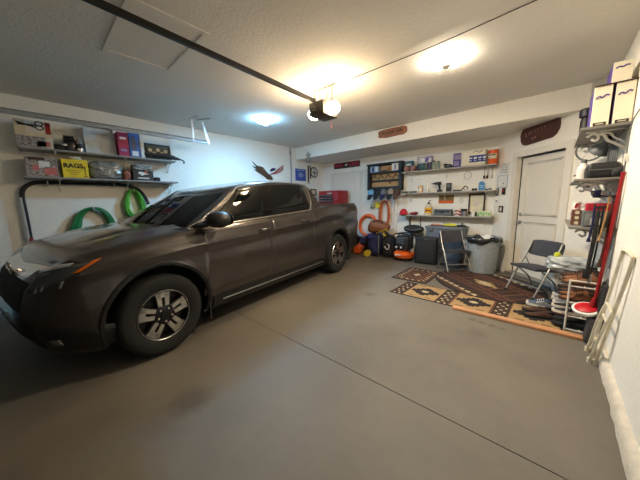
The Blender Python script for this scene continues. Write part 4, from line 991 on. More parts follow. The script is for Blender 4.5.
for nm, lab, c, rz, w, d, cell, pat, th, cl, z in (
    ('runner_rug', 'long tan runner rug with dark stepped diamonds along the wooden strip', (-.80, 3.875), -.006, 1.96, .65, .0125, runner, .006, None, 0),
    ('small_rug', 'small dark brown bordered rug lying left of the round rug', (-1.81, 4.71), .03, .62, .90, .0155, small, .006, None, 0),
    ('round_rug', 'large round dark brown rug with golden star under the chairs', (-.747, 4.876), math.radians(-42), 2*RA, 2*RB, .02, roundp, .004, ell, .006)):
    o = rug_mesh(w, d, cell, pat, th, cl).build(nm, RM, loc=(c[0], c[1], z), rot=(0, 0, rz), smooth=0); tag(o, lab, 'rug')
# wooden edging strip
t = tag(MB().box((0, 0, .016), (1.29, .085, .032), bev=.004).build('wooden_strip', mat('orange_pine', srgb(186, 134, 94), .55, var=.15, scale=4), loc=(-.22, 3.495, 0), rot=(0, 0, -.004)), 'long reddish wooden strip on the floor edging the runner rug', 'wooden strip')
# ------------------------------------------------------------------ left wall
LZU, LZL, LSX = 2.17, 1.80, -5.24
for z, lab in ((LZU, 'upper long grey shelf on the left wall above the pickup bonnet'), (LZL, 'lower long grey shelf on the left wall above the pickup bonnet')):
    t = thing('wall_shelf', lab, 'shelf', (LX, .92, z), 0, 'left wall shelves')
    MB().box((.155, 0, -.012), (.31, 1.86, .024), bev=.003).build('board', mat('grey_board', srgb(146, 142, 136), .55, var=.04), t, smooth=0)
    for y in (-.6, .2, .86):
        b = MB().box((.004, y, -.11), (.008, .022, .17)).box((.14, y, -.028), (.27, .022, .008)); b.tube(spline([(.006, y, -.19), (.06, y, -.17), (.10, y, -.10), (.16, y, -.07), (.21, y, -.05), (.25, y, -.03)], 5), .006, 6); b.build('bracket', M_bracket, t, smooth=40)
R90 = PI/2
def lbox(name, label, cat, y0, y1, z, h, d, m, x=LSX, bands=(), group=None):
    return boxitem(name, label, cat, (x, (y0+y1)/2, z), (y1-y0, d, h), m, R90, group, bands=bands)
M_pat = mat('speckled_print', srgb(196, 186, 176), .7, rgb2=srgb(70, 58, 54), scale=55, var=.0)
t = lbox('printed_carton', 'speckled carton with scissors picture at the left end of the upper left-wall shelf', 'box', -.02, .31, LZU, .34, .2, M_cream, bands=((.02, .42, M_pat, -.49, .3), (.06, .26, mat('rose_print', srgb(196, 110, 106), .7), .05, .42), (.55, .98, M_paper, -.2, .3), (.55, .98, M_red, .34, .49)))
b = MB(); Mx = frame_on((0, -.1025, .25), (1, 0, 0), (0, 0, 1))
b.tube([Mx @ Vector(p) for p in ((-.14, .05, 0), (.02, .01, 0))], .010, 6).tube([Mx @ Vector(p) for p in ((-.13, .025, 0), (.03, .035, 0))], .010, 6)
for yy in (-.02, .055): b.tube(spline([Mx @ Vector((.06+.035*math.cos(a), .02+yy*.7+.025*math.sin(a), 0)) for a in [2*PI*k/8 for k in range(8)]], 2, True), .007, 6, closed=True)
b.build('print', M_black, t)
t = thing('boot', 'black shiny boot-shaped tool lying next to the scissors carton', 'tool', (LSX, .45, LZU), R90)
MB().box((.03, 0, .10), (.13, .12, .20), bev=.03).box((-.06, 0, .05), (.16, .10, .08), bev=.025).build('body', mat('gloss_black', (.01, .01, .011), .15), t); MB().tube([(-.03, -.062, .20), (.08, -.062, .20)], .012, 8).build('handle', M_black, t); MB().box((-.03, -.056, .085), (.06, .01, .025), bev=.003).build('clip', M_chrome, t)
t = thing('metal_canister', 'small silver canister between the black tool and the white tray', 'canister', (LSX+.05, .585, LZU)); MB().lathe([(.04, 0), (.042, .01), (.042, .15), (.025, .18), (.025, .21), (0, .21)], None, 18).build('body', M_chrome, t); MB().lathe([(.043, .05), (.0435, .05), (.0435, .11), (.043, .11)], None, 18, cap=False).build('label', M_black, t)
t = thing('plastic_tray', 'white translucent plastic tray standing upright on the upper left-wall shelf', 'tray', (LSX, .83, LZU), R90, None, rot=(-.1, 0, R90))
b = MB()
for c, d in (((0, .02, .21), (.36, .008, .40)), ((-.175, -.01, .21), (.012, .06, .40)), ((.175, -.01, .21), (.012, .06, .40)), ((0, -.01, .405), (.36, .06, .012)), ((0, -.01, .012), (.36, .06, .012))): b.box(c, d)
b.build('body', mat('frosted_plastic', srgb(206, 208, 206), .3), t, smooth=0)
lbox('book', 'raspberry pink hardback book standing beside the white tray', 'book', 1.03, 1.165, LZU, .36, .22, mat('raspberry_cover', srgb(168, 40, 84), .5), bands=((.7, .8, M_paper, -.3, .3), (.2, .3, M_lilac, -.3, .3)))
lbox('book', 'blue picture book standing between the pink book and the white folder', 'book', 1.175, 1.315, LZU, .37, .22, mat('blue_cover', srgb(60, 100, 168), .5), bands=((.3, .85, mat('grey_print', srgb(70, 80, 100), .5), -.3, .15), (.05, .25, M_paper, -.3, .3)))
lbox('folder', 'thin white folder at the right end of the standing books', 'folder', 1.325, 1.37, LZU, .37, .23, M_paper)
t = thing('framed_print', 'dark framed print with pale blotches at the right of the upper left-wall shelf', 'framed print', (LSX-.04, 1.63, LZU), 0, None, rot=(-.12, 0, R90))
b = MB()
for c, d in (((0, 0, .265), (.40, .02, .03)), ((0, 0, .015), (.40, .02, .03)), ((-.185, 0, .14), (.03, .02, .25)), ((.185, 0, .14), (.03, .02, .25))): b.box(c, d)
b.build('frame', M_black, t, smooth=0); MB().box((0, .004, .14), (.36, .006, .24)).build('sheet', mat('olive_print', srgb(74, 76, 58), .6), t, smooth=0)
b = MB()
for k, (x, z) in enumerate(((-.12, .17), (-.06, .12), (0, .18), (.06, .13), (.12, .17), (-.02, .09), (.10, .09), (-.13, .09))): b.cyl((x, -.0005, z), (x, -.003, z), .032, n=12)
b.build('print', M_cream, t, smooth=0)
t = thing('umbrella', 'folded black and brown umbrella lying along the right end of the upper left-wall shelf', 'umbrella', (-5.155, 1.66, LZU+.035), R90)
MB().tube([(-.28, 0, .02), (-.15, 0, .03), (0, 0, .035), (.15, 0, .02), (.26, 0, 0)], [.012, .03, .042, .038, .02], 12).build('canopy', M_blackm, t); MB().tube([(-.30, 0, .045), (-.10, -.03, .035), (.05, -.04, .03)], .018, 8).build('wrap', M_dbrown, t); MB().tube(spline([(.25, 0, 0), (.31, 0, -.01), (.34, 0, -.04), (.325, 0, -.065)], 5), .012, 8).build('handle', M_black, t)
# lower shelf
t = lbox('printed_carton', 'speckled pink and white carton at the left end of the lower left-wall shelf', 'box', .02, .32, LZL, .25, .2, M_pat, bands=((.1, .5, mat('rose_print', srgb(196, 110, 106), .7), .05, .45), (.45, .8, M_paper, -.1, .25), (.3, .6, mat('rose_print', srgb(196, 110, 106), .7), -.3, -.1), (.85, 1.0, M_dbrown, -.4, .1)))
t = lbox('rag_box', 'bright yellow box with black RAGS lettering on the lower left-wall shelf', 'box', .36, .635, LZL, .255, .2, M_yellow)
lettering('lettering', 'RAGS.', .085, M_black, t, frame_on((-.01, -.1015, .165), (1, 0, 0), (0, 0, 1)), bold=.003)
b = MB()
for k in range(3): b.box((-.02, -.101, .10-.025*k), (.15-.03*k, .002, .008))
b.box((.10, -.101, .11), (.012, .002, .13)).box((.10, -.101, .025), (.04, .002, .02)); b.build('print', mat('ochre_print', srgb(150, 124, 20), .6), t, smooth=0)
tag(MB().sphere((0, 0, .03), .055, 1, 1.3, .6, n=12).build('crumpled_bag', mat('cream_film', srgb(220, 214, 196), .35, bump=.6), loc=(LSX, .52, LZL+.255)), 'small crumpled cream bag on top of the yellow rag box', 'bag')
def lumpy(name, label, cat, loc, size, m, seed, rz=R90, amp=.1):
    b = MB(); bmesh.ops.create_icosphere(b.bm, subdivisions=4, radius=1); rnd = random.Random(seed); ph = [rnd.uniform(0, 6) for _ in range(6)]
    for v in b.bm.verts:
        p = v.co.normalized(); k = (abs(p.x)**4+abs(p.y)**4+abs(p.z)**4)**(-.25); w = 1+amp*math.sin(9*p.x+ph[0])*math.sin(8*p.z+ph[1])+amp*.8*math.sin(13*p.z+5*p.x+ph[2])*math.cos(7*p.y+ph[3])
        v.co = Vector((p.x*k*w*size[0]/2, p.y*k*w*size[1]/2, max(-.5, p.z*k*w*.5)*size[2]+size[2]/2))
    return tag(b.build(name, m, loc=loc, rot=(0, 0, rz), smooth=25), label, cat)
M_film2 = mat('crinkled_clear_film', srgb(150, 150, 142), .15, rgb2=srgb(96, 92, 84), scale=16, bump=.8, spec=.9)
lumpy('plastic_bag', 'large crinkled clear plastic bag of parts on the lower left-wall shelf', 'bag', (LSX, .85, LZL), (.40, .2, .27), M_film2, 11, amp=.05)
lumpy('orange_parcel', 'small orange and brown parcel between the clear bag and the emblem box', 'parcel', (LSX, 1.11, LZL), (.11, .16, .16), mat('parcel_print', srgb(196, 110, 70), .5, rgb2=srgb(80, 50, 40), scale=20), 12, amp=.04)
t = lbox('emblem_box', 'black box with white and orange horse-head emblem on the lower left-wall shelf', 'box', 1.18, 1.47, LZL, .17, .2, M_black)
MB().prism([(-.075, .015), (-.05, .045), (.0, .035), (.065, .06), (.04, .03), (.08, .005), (.02, .0), (-.02, -.025), (-.04, -.005)], frame_on((0, -.1005, .10), (1, 0, 0), (0, 0, 1)), .003).build('emblem', M_paper, t, smooth=0)
MB().prism([(.0, .036), (.062, .058), (.04, .03), (.075, .006), (.03, .018)], frame_on((0, -.1035, .10), (1, 0, 0), (0, 0, 1)), .002).build('mane', M_orange, t, smooth=0)
MB().box((0, -.1015, .04), (.16, .003, .018)).build('print', M_paper, t, smooth=0)
lumpy('plastic_bag', 'small crinkled clear bag lying on top of the emblem box', 'bag', (LSX, 1.33, LZL+.17), (.27, .18, .10), mat('crinkled_pale_film', srgb(196, 196, 188), .15, rgb2=srgb(130, 128, 120), scale=16, bump=.8), 13)
lumpy('black_pouch', 'small black pouch at the right end of the lower left-wall shelf', 'pouch', (LSX, 1.54, LZL), (.10, .14, .07), M_blackm, 14, amp=.03)
# foam-sleeved pipe hung on hooks
t = thing('foam_tube', 'long bent black foam tube hung on the left wall under the shelves', 'tube', (LX+.05, 0, 0))
pts = spline([(0, -.06, .55), (0, -.055, .94), (0, -.057, 1.29), (0, -.06, 1.50), (0, -.045, 1.62), (0, .02, 1.70), (0, .13, 1.735), (0, .40, 1.74), (0, .70, 1.74), (0, 1.04, 1.735), (0, 1.24, 1.69), (0, 1.35, 1.57), (0, 1.41, 1.41)], 6)
MB().tube(pts[6:], .026, 12).build('sleeve', M_blackm, t); MB().tube([p+Vector((.004, -.012, 0)) for p in pts[:20]], .024, 10).build('pipe', mat('pale_pipe', srgb(190, 186, 178), .5), t); MB().cyl((0, -.055, .92), (0, -.055, .97), .03).build('collar', M_red, t)
for y in (.2, .95): MB().tube(spline([(-.045, y, 1.768), (.02, y, 1.766), (.05, y, 1.74), (.03, y, 1.695), (-.02, y, 1.70)], 5), .008, 6).build('hook', M_bracket, t)
def coil(name, label, x, y, z, w, h, n, r, m, seed):
    """hose coil hanging over a wall hook"""
    t = thing(name, label, 'hose', (x, y, z)); rnd = random.Random(seed); b = MB()
    for k in range(n):
        kw = w*(.75+.35*k/n); kh = h*(.78+.25*rnd.random()); dx = .012+.022*(k % 3)
        b.tube(spline([(dx+.01*math.sin(3*a), kw/2*math.sin(a)*(1 if math.cos(a) < .2 else .85)+.02*(rnd.random()-.5), -kh/2+kh/2*math.cos(a)) for a in [2*PI*i/14 for i in range(14)]], 4, True), r, 8, closed=True)
    b.build('coil', m, t); MB().tube(spline([(-.02, 0, -.02), (.06, 0, -.04), (.09, 0, -.02), (.10, 0, .02)], 4), .009, 6).build('hook', M_bracket, t); return t
coil('garden_hose', 'dark green coiled garden hose on the left wall, left of the lime green one', LX+.025, .65, 1.36, .56, .75, 9, .021, M_green, 1)
coil('garden_hose', 'lime green coiled garden hose on the left wall behind the windscreen', LX+.025, 1.20, 1.65, .26, .52, 6, .023, M_lgreen, 2)
# eagle with flag wing
t = thing('eagle_plaque', 'painted metal eagle with one flag-striped wing on the left wall above the cab', 'wall decoration', (LX, 0, 0))
ML = frame_on((.0, 0, 0), (0, 1, 0), (0, 0, 1)); M_eag = mat('eagle_brown', srgb(112, 76, 46), .6, rgb2=srgb(56, 36, 30), scale=14); M_tip = mat('eagle_tip', srgb(52, 54, 62), .6)
MB().prism([(3.76, 2.275), (3.793, 2.281), (3.928, 2.26), (4.02, 2.165), (4.088, 2.102), (4.173, 2.061), (4.12, 2.03), (4.024, 2.0), (3.943, 2.058), (3.809, 2.117), (3.74, 2.15)], ML @ Matrix.Translation((0, 0, .012)), .02).build('wing', M_eag, t, smooth=0)
b = MB()
for q in ([(3.64, 2.365), (3.70, 2.30), (3.78, 2.27), (3.80, 2.20)], [(3.635, 2.262), (3.70, 2.25), (3.80, 2.24), (3.80, 2.17)], [(3.68, 2.174), (3.74, 2.19), (3.84, 2.17), (3.83, 2.12)]): b.prism(q[::-1], ML @ Matrix.Translation((0, 0, .008)), .018)
b.build('feathers', M_tip, t, smooth=0)
MB().prism([(4.074, 2.112), (4.122, 2.196), (4.199, 2.259), (4.319, 2.269), (4.459, 2.303), (4.621, 2.377), (4.589, 2.266), (4.483, 2.182), (4.326, 2.128), (4.188, 2.068)][::-1], ML @ Matrix.Translation((0, 0, .012)), .016).build('flag_wing', M_paper, t, smooth=0)
b = MB()
for k in range(4):
    o = .036*k; b.tube(spline([(.031, 4.12+.05*k, 2.10+.035*k*.4), (.031, 4.30+.03*k, 2.13+o), (.031, 4.46, 2.185+o*.95), (.031, 4.575-.0*k, 2.265+.031*k)], 5), .0095, 4)
b.build('stripes', M_red, t)
MB().prism([(4.125, 2.185), (4.199, 2.257), (4.315, 2.267), (4.30, 2.215), (4.18, 2.17)][::-1], ML @ Matrix.Translation((0, 0, .029)), .006).build('star_field', M_navy, t, smooth=0)
b = MB().sphere((.035, 4.13, 2.035), .05, .5, 1.3, .8, n=14); b.prism([(4.03, 2.03), (4.22, 2.0), (4.20, 1.97), (4.02, 1.985)][::-1], ML @ Matrix.Translation((0, 0, .012)), .025); b.build('body', M_eag, t, smooth=40); MB().sphere((.05, 4.185, 2.05), .026, n=10).build('head', M_paper, t)
t = thing('blue_sign', 'square blue sign with pale oval emblem on the left wall near the corner', 'sign', (LX, 5.22, 2.155)); MB().box((.008, 0, 0), (.016, .40, .33), bev=.003).build('board', mat('royal_blue', srgb(54, 82, 166), .5), t, smooth=0)
MB().tube(spline([(.018, .085*math.cos(a), .055*math.sin(a)) for a in [2*PI*k/12 for k in range(12)]], 3, True), .010, 6, closed=True).box((.018, 0, 0), (.004, .10, .03)).build('emblem', mat('pale_blue2', srgb(176, 190, 220), .5), t); MB().box((.017, 0, .125), (.003, .28, .02)).build('print', mat('pale_blue2', srgb(176, 190, 220), .5), t, smooth=0)
t = thing('lanyard', 'black lanyard strap hanging beside the blue sign', 'strap', (LX, 5.53, 2.2)); MB().box((.012, 0, 0), (.012, .05, .46), bev=.003).box((.012, .09, .05), (.012, .04, .36), bev=.003).build('webbing', M_blackm, t, smooth=0); MB().box((.016, 0, -.25), (.016, .06, .06), bev=.008).build('clip', M_steel, t); MB().sphere((.012, .04, .24), .02, n=8).build('hook', M_steel, t)
t = thing('wall_clock', 'round pale wheel-shaped clock with dark rim on the left wall by the back corner', 'clock', (LX, 5.775, 2.26), 0, None, rot=(0, PI/2, 0))
MB().lathe([(0, .008), (.13, .008), (.13, .012), (0, .012)], None, 32, cap=False).build('face', M_paper, t); MB().lathe([(.125, 0), (.155, 0), (.16, .015), (.145, .025), (.125, .018)], None, 32, cap=False).build('rim', mat('bronze_rim', srgb(70, 74, 70), .4, .5), t)
MB().box((0, 0, .016), (.22, .02, .006)).box((0, 0, .016), (.02, .22, .006)).box((.03, .02, .02), (.09, .014, .006), rot=(0, 0, .6)).build('hands', M_blackm, t, smooth=0)
for z, lab in ((1.68, 'upper of two small dark framed pictures by the back left corner'), (1.42, 'lower of two small dark framed pictures by the back left corner')):
    t = thing('framed_photo', lab, 'framed picture', (LX, 5.72, z), 0, 'framed pictures by the corner'); b = MB()
    for c, d in (((.01, 0, .08), (.02, .26, .03)), ((.01, 0, -.08), (.02, .26, .03)), ((.01, -.115, 0), (.02, .03, .16)), ((.01, .115, 0), (.02, .03, .16))): b.box(c, d)
    b.build('frame', M_black, t, smooth=0); MB().box((.006, 0, 0), (.008, .21, .14)).build('sheet', M_cream, t, smooth=0)
# star ornament at the left end of the beam, plaque in its middle
t = thing('star_ornament', 'grey metal star ornament hanging at the left end of the ceiling beam', 'ornament', (-4.94, SY-.001, 2.60))
pts = []
for k in range(10): a = PI/2+k*PI/5; r = .11 if k % 2 == 0 else .05; pts.append((r*math.cos(a), r*math.sin(a)))
MB().prism(pts, frame_on((0, 0, 0), (1, 0, 0), (0, 0, 1)), .02).build('star', M_steel, t, smooth=0); MB().tube(spline([(.07*math.cos(a), -.01, -.10+.07*math.sin(a)) for a in [2*PI*k/12 for k in range(12)]], 3, True), .008, 6, closed=True).build('ring', M_grey, t)
t = thing('wood_plaque', 'rough-edged light wooden plaque with dark script on the ceiling beam', 'plaque', (-2.555, SY, 2.755), 0)
rnd = random.Random(8); q = [( .30*math.cos(a)*abs(math.cos(a))**-.55*(1+.05*rnd.random()) if abs(math.cos(a)) > .05 else .30*math.cos(a), .075*(1 if math.sin(a) > 0 else -1)*abs(math.sin(a))**.45*(1+.16*rnd.random())) for a in [2*PI*k/36+.03 for k in range(36)]]
q = [(max(-.31, min(.31, x)), y) for x, y in q]
MB().prism(q, frame_on((0, 0, 0), (1, 0, 0), (0, 0, 1)), .03).build('slab', mat('barked_wood', srgb(176, 112, 76), .7, rgb2=srgb(120, 84, 66), scale=9), t, smooth=0)
b = MB(); x = -.21
for k in range(6): b.tube(spline([(x, -.031, -.02), (x+.015, -.031, .03), (x+.035, -.031, -.015), (x+.055, -.031, .012)], 4), .005, 5); x += .07 if k != 3 else .10
b.build('script', M_dbrown, t)
# ------------------------------------------------------------------ right wall: shelves, hung tools, shoe rack, step stool; oval sign over the door
t = thing('oval_sign', 'dark brown eight-sided wooden sign with faint pale carving above the door', 'sign', dg(.89, 2.435), math.radians(-45)); t.rotation_euler = (0, math.radians(-3), math.radians(-45))
P = [(-.345, .03), (-.33, .09), (-.28, .14), (-.22, .155), (.23, .155), (.29, .14), (.335, .09), (.345, .02), (.335, -.05), (.29, -.12), (.23, -.15), (-.24, -.15), (-.30, -.125), (-.335, -.06)]
MB().prism(P, frame_on((0, 0, 0), (1, 0, 0), (0, 0, 1)), .03).build('board', mat('mahogany', srgb(74, 38, 28), .5, var=.2, scale=8), t, smooth=0)
b = MB()
for x, z, hh in ((-.23, .015, .10), (-.165, .025, .07), (-.12, .03, .065), (-.06, .035, .06), (-.01, .04, .055), (.05, .045, .06), (.11, .05, .05)): b.box((x, -.031, z), (.012, .004, hh*.8), rot=(0, .35*(-1)**int(x*100), 0))
b.box((-.10, -.031, -.075), (.03, .004, .03)).box((-.05, -.031, -.07), (.02, .004, .03)); b.build('lettering', mat('worn_carving', srgb(150, 116, 100), .7), t, smooth=0)
RSX0, RSX1, RY0, RY1 = .13, RX, 3.45, 4.62
RZ = (2.02, 1.565, 1.115)
for z, lab in zip(RZ, ('top grey shelf on the right wall carrying the towel cartons', 'middle grey shelf on the right wall carrying the black case', 'lowest grey shelf on the right wall carrying the grey bin')):
    t = thing('wall_shelf', lab, 'shelf', (RX, (RY0+RY1)/2, z), 0, 'right wall shelves')
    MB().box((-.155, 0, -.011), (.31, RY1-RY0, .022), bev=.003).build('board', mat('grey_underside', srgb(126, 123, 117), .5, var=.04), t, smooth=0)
    for y in (-.42, .42):
        b = MB().box((-.005, y, -.12), (.010, .026, .20)).box((-.14, y, -.026), (.26, .024, .008))
        b.tube(spline([(-.225, y, -.085), (-.20, y, -.105), (-.18, y, -.085), (-.19, y, -.05), (-.225, y, -.04), (-.255, y, -.065), (-.245, y, -.12)][:6], 5), .011, 8)
        b.tube(spline([(-.19, y, -.05), (-.15, y, -.055), (-.12, y, -.11), (-.07, y, -.145), (-.006, y, -.20)], 6), .012, 8).tube(spline([(-.17, y, -.04), (-.11, y, -.05), (-.08, y, -.09), (-.04, y, -.12), (-.006, y, -.15)], 6), .009, 8)
        b.build('bracket', M_bracket, t, smooth=40)
# towel cartons
M_carton = mat('cream_carton', srgb(242, 234, 212), .7, var=.03)
def carton(loc, d, label, stripe=True):
    t = thing('towel_carton', label, 'box', loc, 0, 'towel cartons on the top right shelf')
    MB().box((0, 0, d[2]/2), d, bev=.004).build('carton', M_carton, t, smooth=0)
    MB().box((-d[0]/2-.001, 0, d[2]/2), (.002, d[1]*.98, d[2]*.96)).build('side_print', M_purple, t, smooth=0)
    MB().tube(spline([(-.04, -d[1]/2-.001, d[2]*.70), (-.02, -d[1]/2-.001, d[2]*.75), (0, -d[1]/2-.001, d[2]*.71), (.02, -d[1]/2-.001, d[2]*.77), (.04, -d[1]/2-.001, d[2]*.745)], 4), .006, 5).build('script', M_purple, t)
    if stripe: MB().box((-.0, -d[1]/2-.001, d[2]*.055), (d[0]*.72, .002, .026)).build('label', M_black, t, smooth=0); MB().box((.0, -d[1]/2-.0025, d[2]*.055), (d[0]*.45, .002, .008)).build('lettering', M_cream, t, smooth=0)
    return t
carton((.235, 3.66, RZ[0]), (.112, .36, .335), 'left of two tall cream towel cartons on the top right shelf')
carton((.367, 3.66, RZ[0]), (.112, .36, .335), 'right of two tall cream towel cartons on the top right shelf')
tag(MB().box((.305, 3.66, RZ[0]+.339), (.25, .38, .008)).build('cardboard_sheet', M_dbrown, smooth=0), 'thin brown cardboard sheet between the tall cartons and the upper one', 'cardboard')
carton((.333, 3.66, RZ[0]+.343), (.115, .34, .165), 'smaller cream carton lying on top of the two tall towel cartons', False)
t = thing('black_jug', 'tall black bottle with wide lid at the far end of the top right shelf', 'bottle', (.19, 4.40, RZ[0])); MB().lathe([(.045, 0), (.05, .01), (.05, .24), (.04, .28)], None, 20).build('body', M_black, t); MB().lathe([(.04, .27), (.066, .29), (.066, .36), (.05, .375), (0, .375)], None, 20).build('lid', mat('navy_plastic', srgb(24, 26, 44), .5), t)
# hung under the top shelf
t = thing('spoked_ring', 'small dark spoked wheel hanging under the top right shelf', 'wheel', (.25, 4.35, 1.93), 0, None, rot=(PI/2, 0, -.3))
MB().tube(spline([(.12*math.cos(a), .12*math.sin(a), 0) for a in [2*PI*k/16 for k in range(16)]], 3, True), .010, 8, closed=True).build('rim', M_grey, t)
b = MB()
for k in range(6): a = PI*k/3; b.cyl((0, 0, 0), (.12*math.cos(a), .12*math.sin(a), 0), .003, n=6)
b.cyl((0, 0, -.02), (0, 0, .02), .018).build('spokes', M_steel, t); MB().tube([(0, .12, 0), (0, .132, 0)], .006).build('hook', M_steel, t)
t = thing('clamp_lamp', 'grey metal clamp lamp hanging mouth down under the top right shelf', 'lamp', (.30, 4.05, 1.86), 0, None, rot=(math.radians(35), math.radians(25), 0))
MB().lathe([(.085, 0), (.082, .02), (.06, .06), (.03, .085), (.028, .13), (0, .132)], None, 28, cap=False).build('reflector', M_grey, t, smooth=50); MB().lathe([(.0, .07), (.03, .065), (.04, .04), (.03, .01), (0, .0)], None, 18, cap=False).build('bulb', M_blackm, t); MB().box((0, .02, .138), (.05, .08, .03), bev=.008).build('clamp', M_black, t)
t = thing('coiled_cable', 'loop of grey cable hanging from the top right shelf bracket', 'cable', (.37, 3.75, 1.86)); b = MB()
for k in range(4): b.tube(spline([(-.02+.012*k, .09*math.sin(a)*(1+.1*k), -.09+.13*math.cos(a)) for a in [2*PI*i/12 for i in range(12)]], 3, True), .007, 6, closed=True)
b.tube([(0, 0, .04), (0, 0, .13)], .006); b.build('coil', M_grey, t)
t = thing('tool_post', 'two dark upright bars behind the black case on the middle right shelf', 'bars', (.385, 3.98, RZ[1])); MB().box((-.02, 0, .15), (.02, .02, .30)).build('bar', M_blackm, t, smooth=0); MB().box((.02, 0, .15), (.012, .02, .30)).build('bar', M_steel, t, smooth=0)
t = thing('electric_lead', 'thin grey cord hanging down the right wall beside the shelves', 'cord', (RX-.008, 3.40, 0)); MB().tube(spline([(0, -.5, 2.12), (0, -.25, 2.06), (-.005, 0, 1.98), (-.005, .02, 1.7), (-.004, .015, 1.4), (-.005, .04, 1.15), (-.004, .0, .9), (-.004, .05, .75)], 6), .005, 6).build('cable', M_grey, t); MB().box((-.01, -.0, 1.72), (.022, .03, .06), bev=.006).build('plug', M_bracket, t)
# middle shelf
t = thing('black_case', 'long rounded black case on the middle right shelf', 'case', (.305, 3.68, RZ[1])); MB().box((0, 0, .07), (.215, .36, .14), bev=.035, seg=4).build('body', M_black, t); MB().tube([(-.109, -.15, .075), (-.109, .15, .075)], .004, 6).tube([(-.09, -.181, .075), (.09, -.181, .075)], .004, 6).build('seam', M_grey, t)
t = thing('white_bottle', 'white plastic bottle standing behind the black case', 'bottle', (.195, 3.98, RZ[1])); MB().lathe([(.045, 0), (.05, .01), (.05, .13), (.025, .17), (.022, .19)], None, 20).build('body', M_paper, t); MB().lathe([(.024, .185), (.024, .22), (0, .222)], None, 14).build('cap', M_grey, t)
tag(MB().sphere((0, 0, .045), .045, n=16).build('ball', M_blackm, loc=(.395, 3.475+.03, RZ[1])), 'black ball at the near end of the middle right shelf', 'ball')
t = thing('red_torch', 'small red torch lying at the far end of the middle right shelf', 'torch', (.17, 4.5, RZ[1])); MB().cyl((0, -.08, .022), (0, .06, .022), .018).build('body', M_red, t); MB().cyl((0, -.08, .022), (0, -.12, .022), .018, .022).build('head', M_black, t)
t = thing('toy_rifle', 'tiny black rifle silhouette fixed to the angled wall right of the door', 'ornament', dg(1.60, 1.72), math.radians(-45)); 
MB().tube([(-.08, -.01, -.035), (.08, -.01, .04)], .007, 6).box((.02, -.01, .01), (.08, .014, .025), rot=(0, -.43, 0)).box((.005, -.01, -.02), (.018, .012, .05), rot=(0, .1, 0)).box((.06, -.01, .02), (.03, .012, .035), rot=(0, -.43, 0)).build('body', M_black, t, smooth=30); MB().box((.03, -.01, .032), (.03, .01, .01), rot=(0, -.43, 0)).build('sight', M_blackm, t, smooth=0)
# hook rail and small things under the middle shelf
t = thing('hook_rail', 'black hook rail fixed to the right wall under the middle shelf', 'hook rail', (RX, 4.0, 1.40)); MB().cyl((-.10, -.5, 0), (-.10, .45, 0), .008).build('rail', M_black, t)
for y in (-.45, .4): MB().cyl((0, y, 0), (-.10, y, 0), .007).build('arm', M_black, t)
for k in range(5): MB().sphere((-.10, -.32+.16*k, 0), .016, n=8).build('hook', M_black, t)
t = thing('flashlight_bar', 'navy blue spirit level resting on the hook rail', 'level', (RX-.14, 3.70, 1.408)); MB().box((0, 0, .025), (.035, .40, .05), bev=.004).build('body', M_navy, t, smooth=0); MB().box((-.018, 0, .025), (.002, .05, .02)).build('vial', M_yellow, t, smooth=0)
t = thing('tool_bottle', 'small grey grease gun on the lowest right shelf beside the mug', 'grease gun', (.23, 4.02, RZ[2]), .3); MB().cyl((0, -.09, .03), (0, .09, .03), .028).build('barrel', M_steel, t); MB().tube([(0, .09, .03), (0, .14, .06), (0, .16, .10)], .010, 6).build('nozzle', M_black, t)
# lowest shelf
t = thing('parts_bin', 'grey drawer bin with pale front label on the lowest right shelf', 'bin', (.295, 3.62, RZ[2])); MB().box((0, 0, .075), (.17, .26, .15), bev=.006).build('body', M_grey, t, smooth=0); MB().box((-.005, -.132, .07), (.13, .012, .115), bev=.006).build('drawer', mat('mid_grey_plastic', srgb(120, 122, 122), .5), t); MB().box((.005, -.139, .055), (.08, .004, .06)).build('label', M_paper, t, smooth=0); MB().box((.0, -.14, .105), (.05, .012, .014), bev=.003).build('handle', M_dbrown, t)
t = boxitem('carton', 'crimson carton lying on the grey drawer bin', 'box', (.305, 3.62, RZ[2]+.15), (.15, .22, .07), mat('crimson_card', srgb(178, 28, 50), .55), 0, bands=((.35, .65, M_dbrown, -.2, .4),))
for k in range(3): boxitem('small_box', ('bottom', 'middle', 'top')[k]+' brown screw box of the stack of three beside the grey bin', 'box', (.172, 3.74, RZ[2]+.052*k), (.066, .16, .05), mat('cocoa_card', srgb(116, 72, 56), .7), 0, 'stacked screw boxes', bands=((.2, .8, M_cream, -.15, .3),))
t = thing('mug', 'white mug with red figure on top of the stacked screw boxes', 'mug', (.172, 3.74, RZ[2]+.156)); MB().lathe([(.026, 0), (.03, .004), (.03, .075), (.026, .075), (.024, .01), (0, .01)], None, 18, cap=False).build('body', M_paper, t); MB().box((-.006, -.0305, .04), (.018, .004, .045), rot=(0, .2, 0)).box((.004, -.0305, .055), (.02, .004, .012)).build('print', M_red, t, smooth=0); MB().tube(spline([(.029, 0, .06), (.05, 0, .055), (.05, 0, .03), (.03, 0, .02)], 4), .005, 6).build('handle', M_paper, t)
t = thing('cup_hook', 'round metal hook on the angled wall below the toy rifle', 'hook', dg(1.575, 1.16), math.radians(-45)); MB().tube(spline([(.03*math.cos(a), -.012, .03*math.sin(a)) for a in [2*PI*k/10 for k in range(10)]], 3, True), .007, 6, closed=True).build('ring', M_steel, t); MB().cyl((0, -.012, .03), (0, 0, .03), .008).build('stud', M_steel, t)
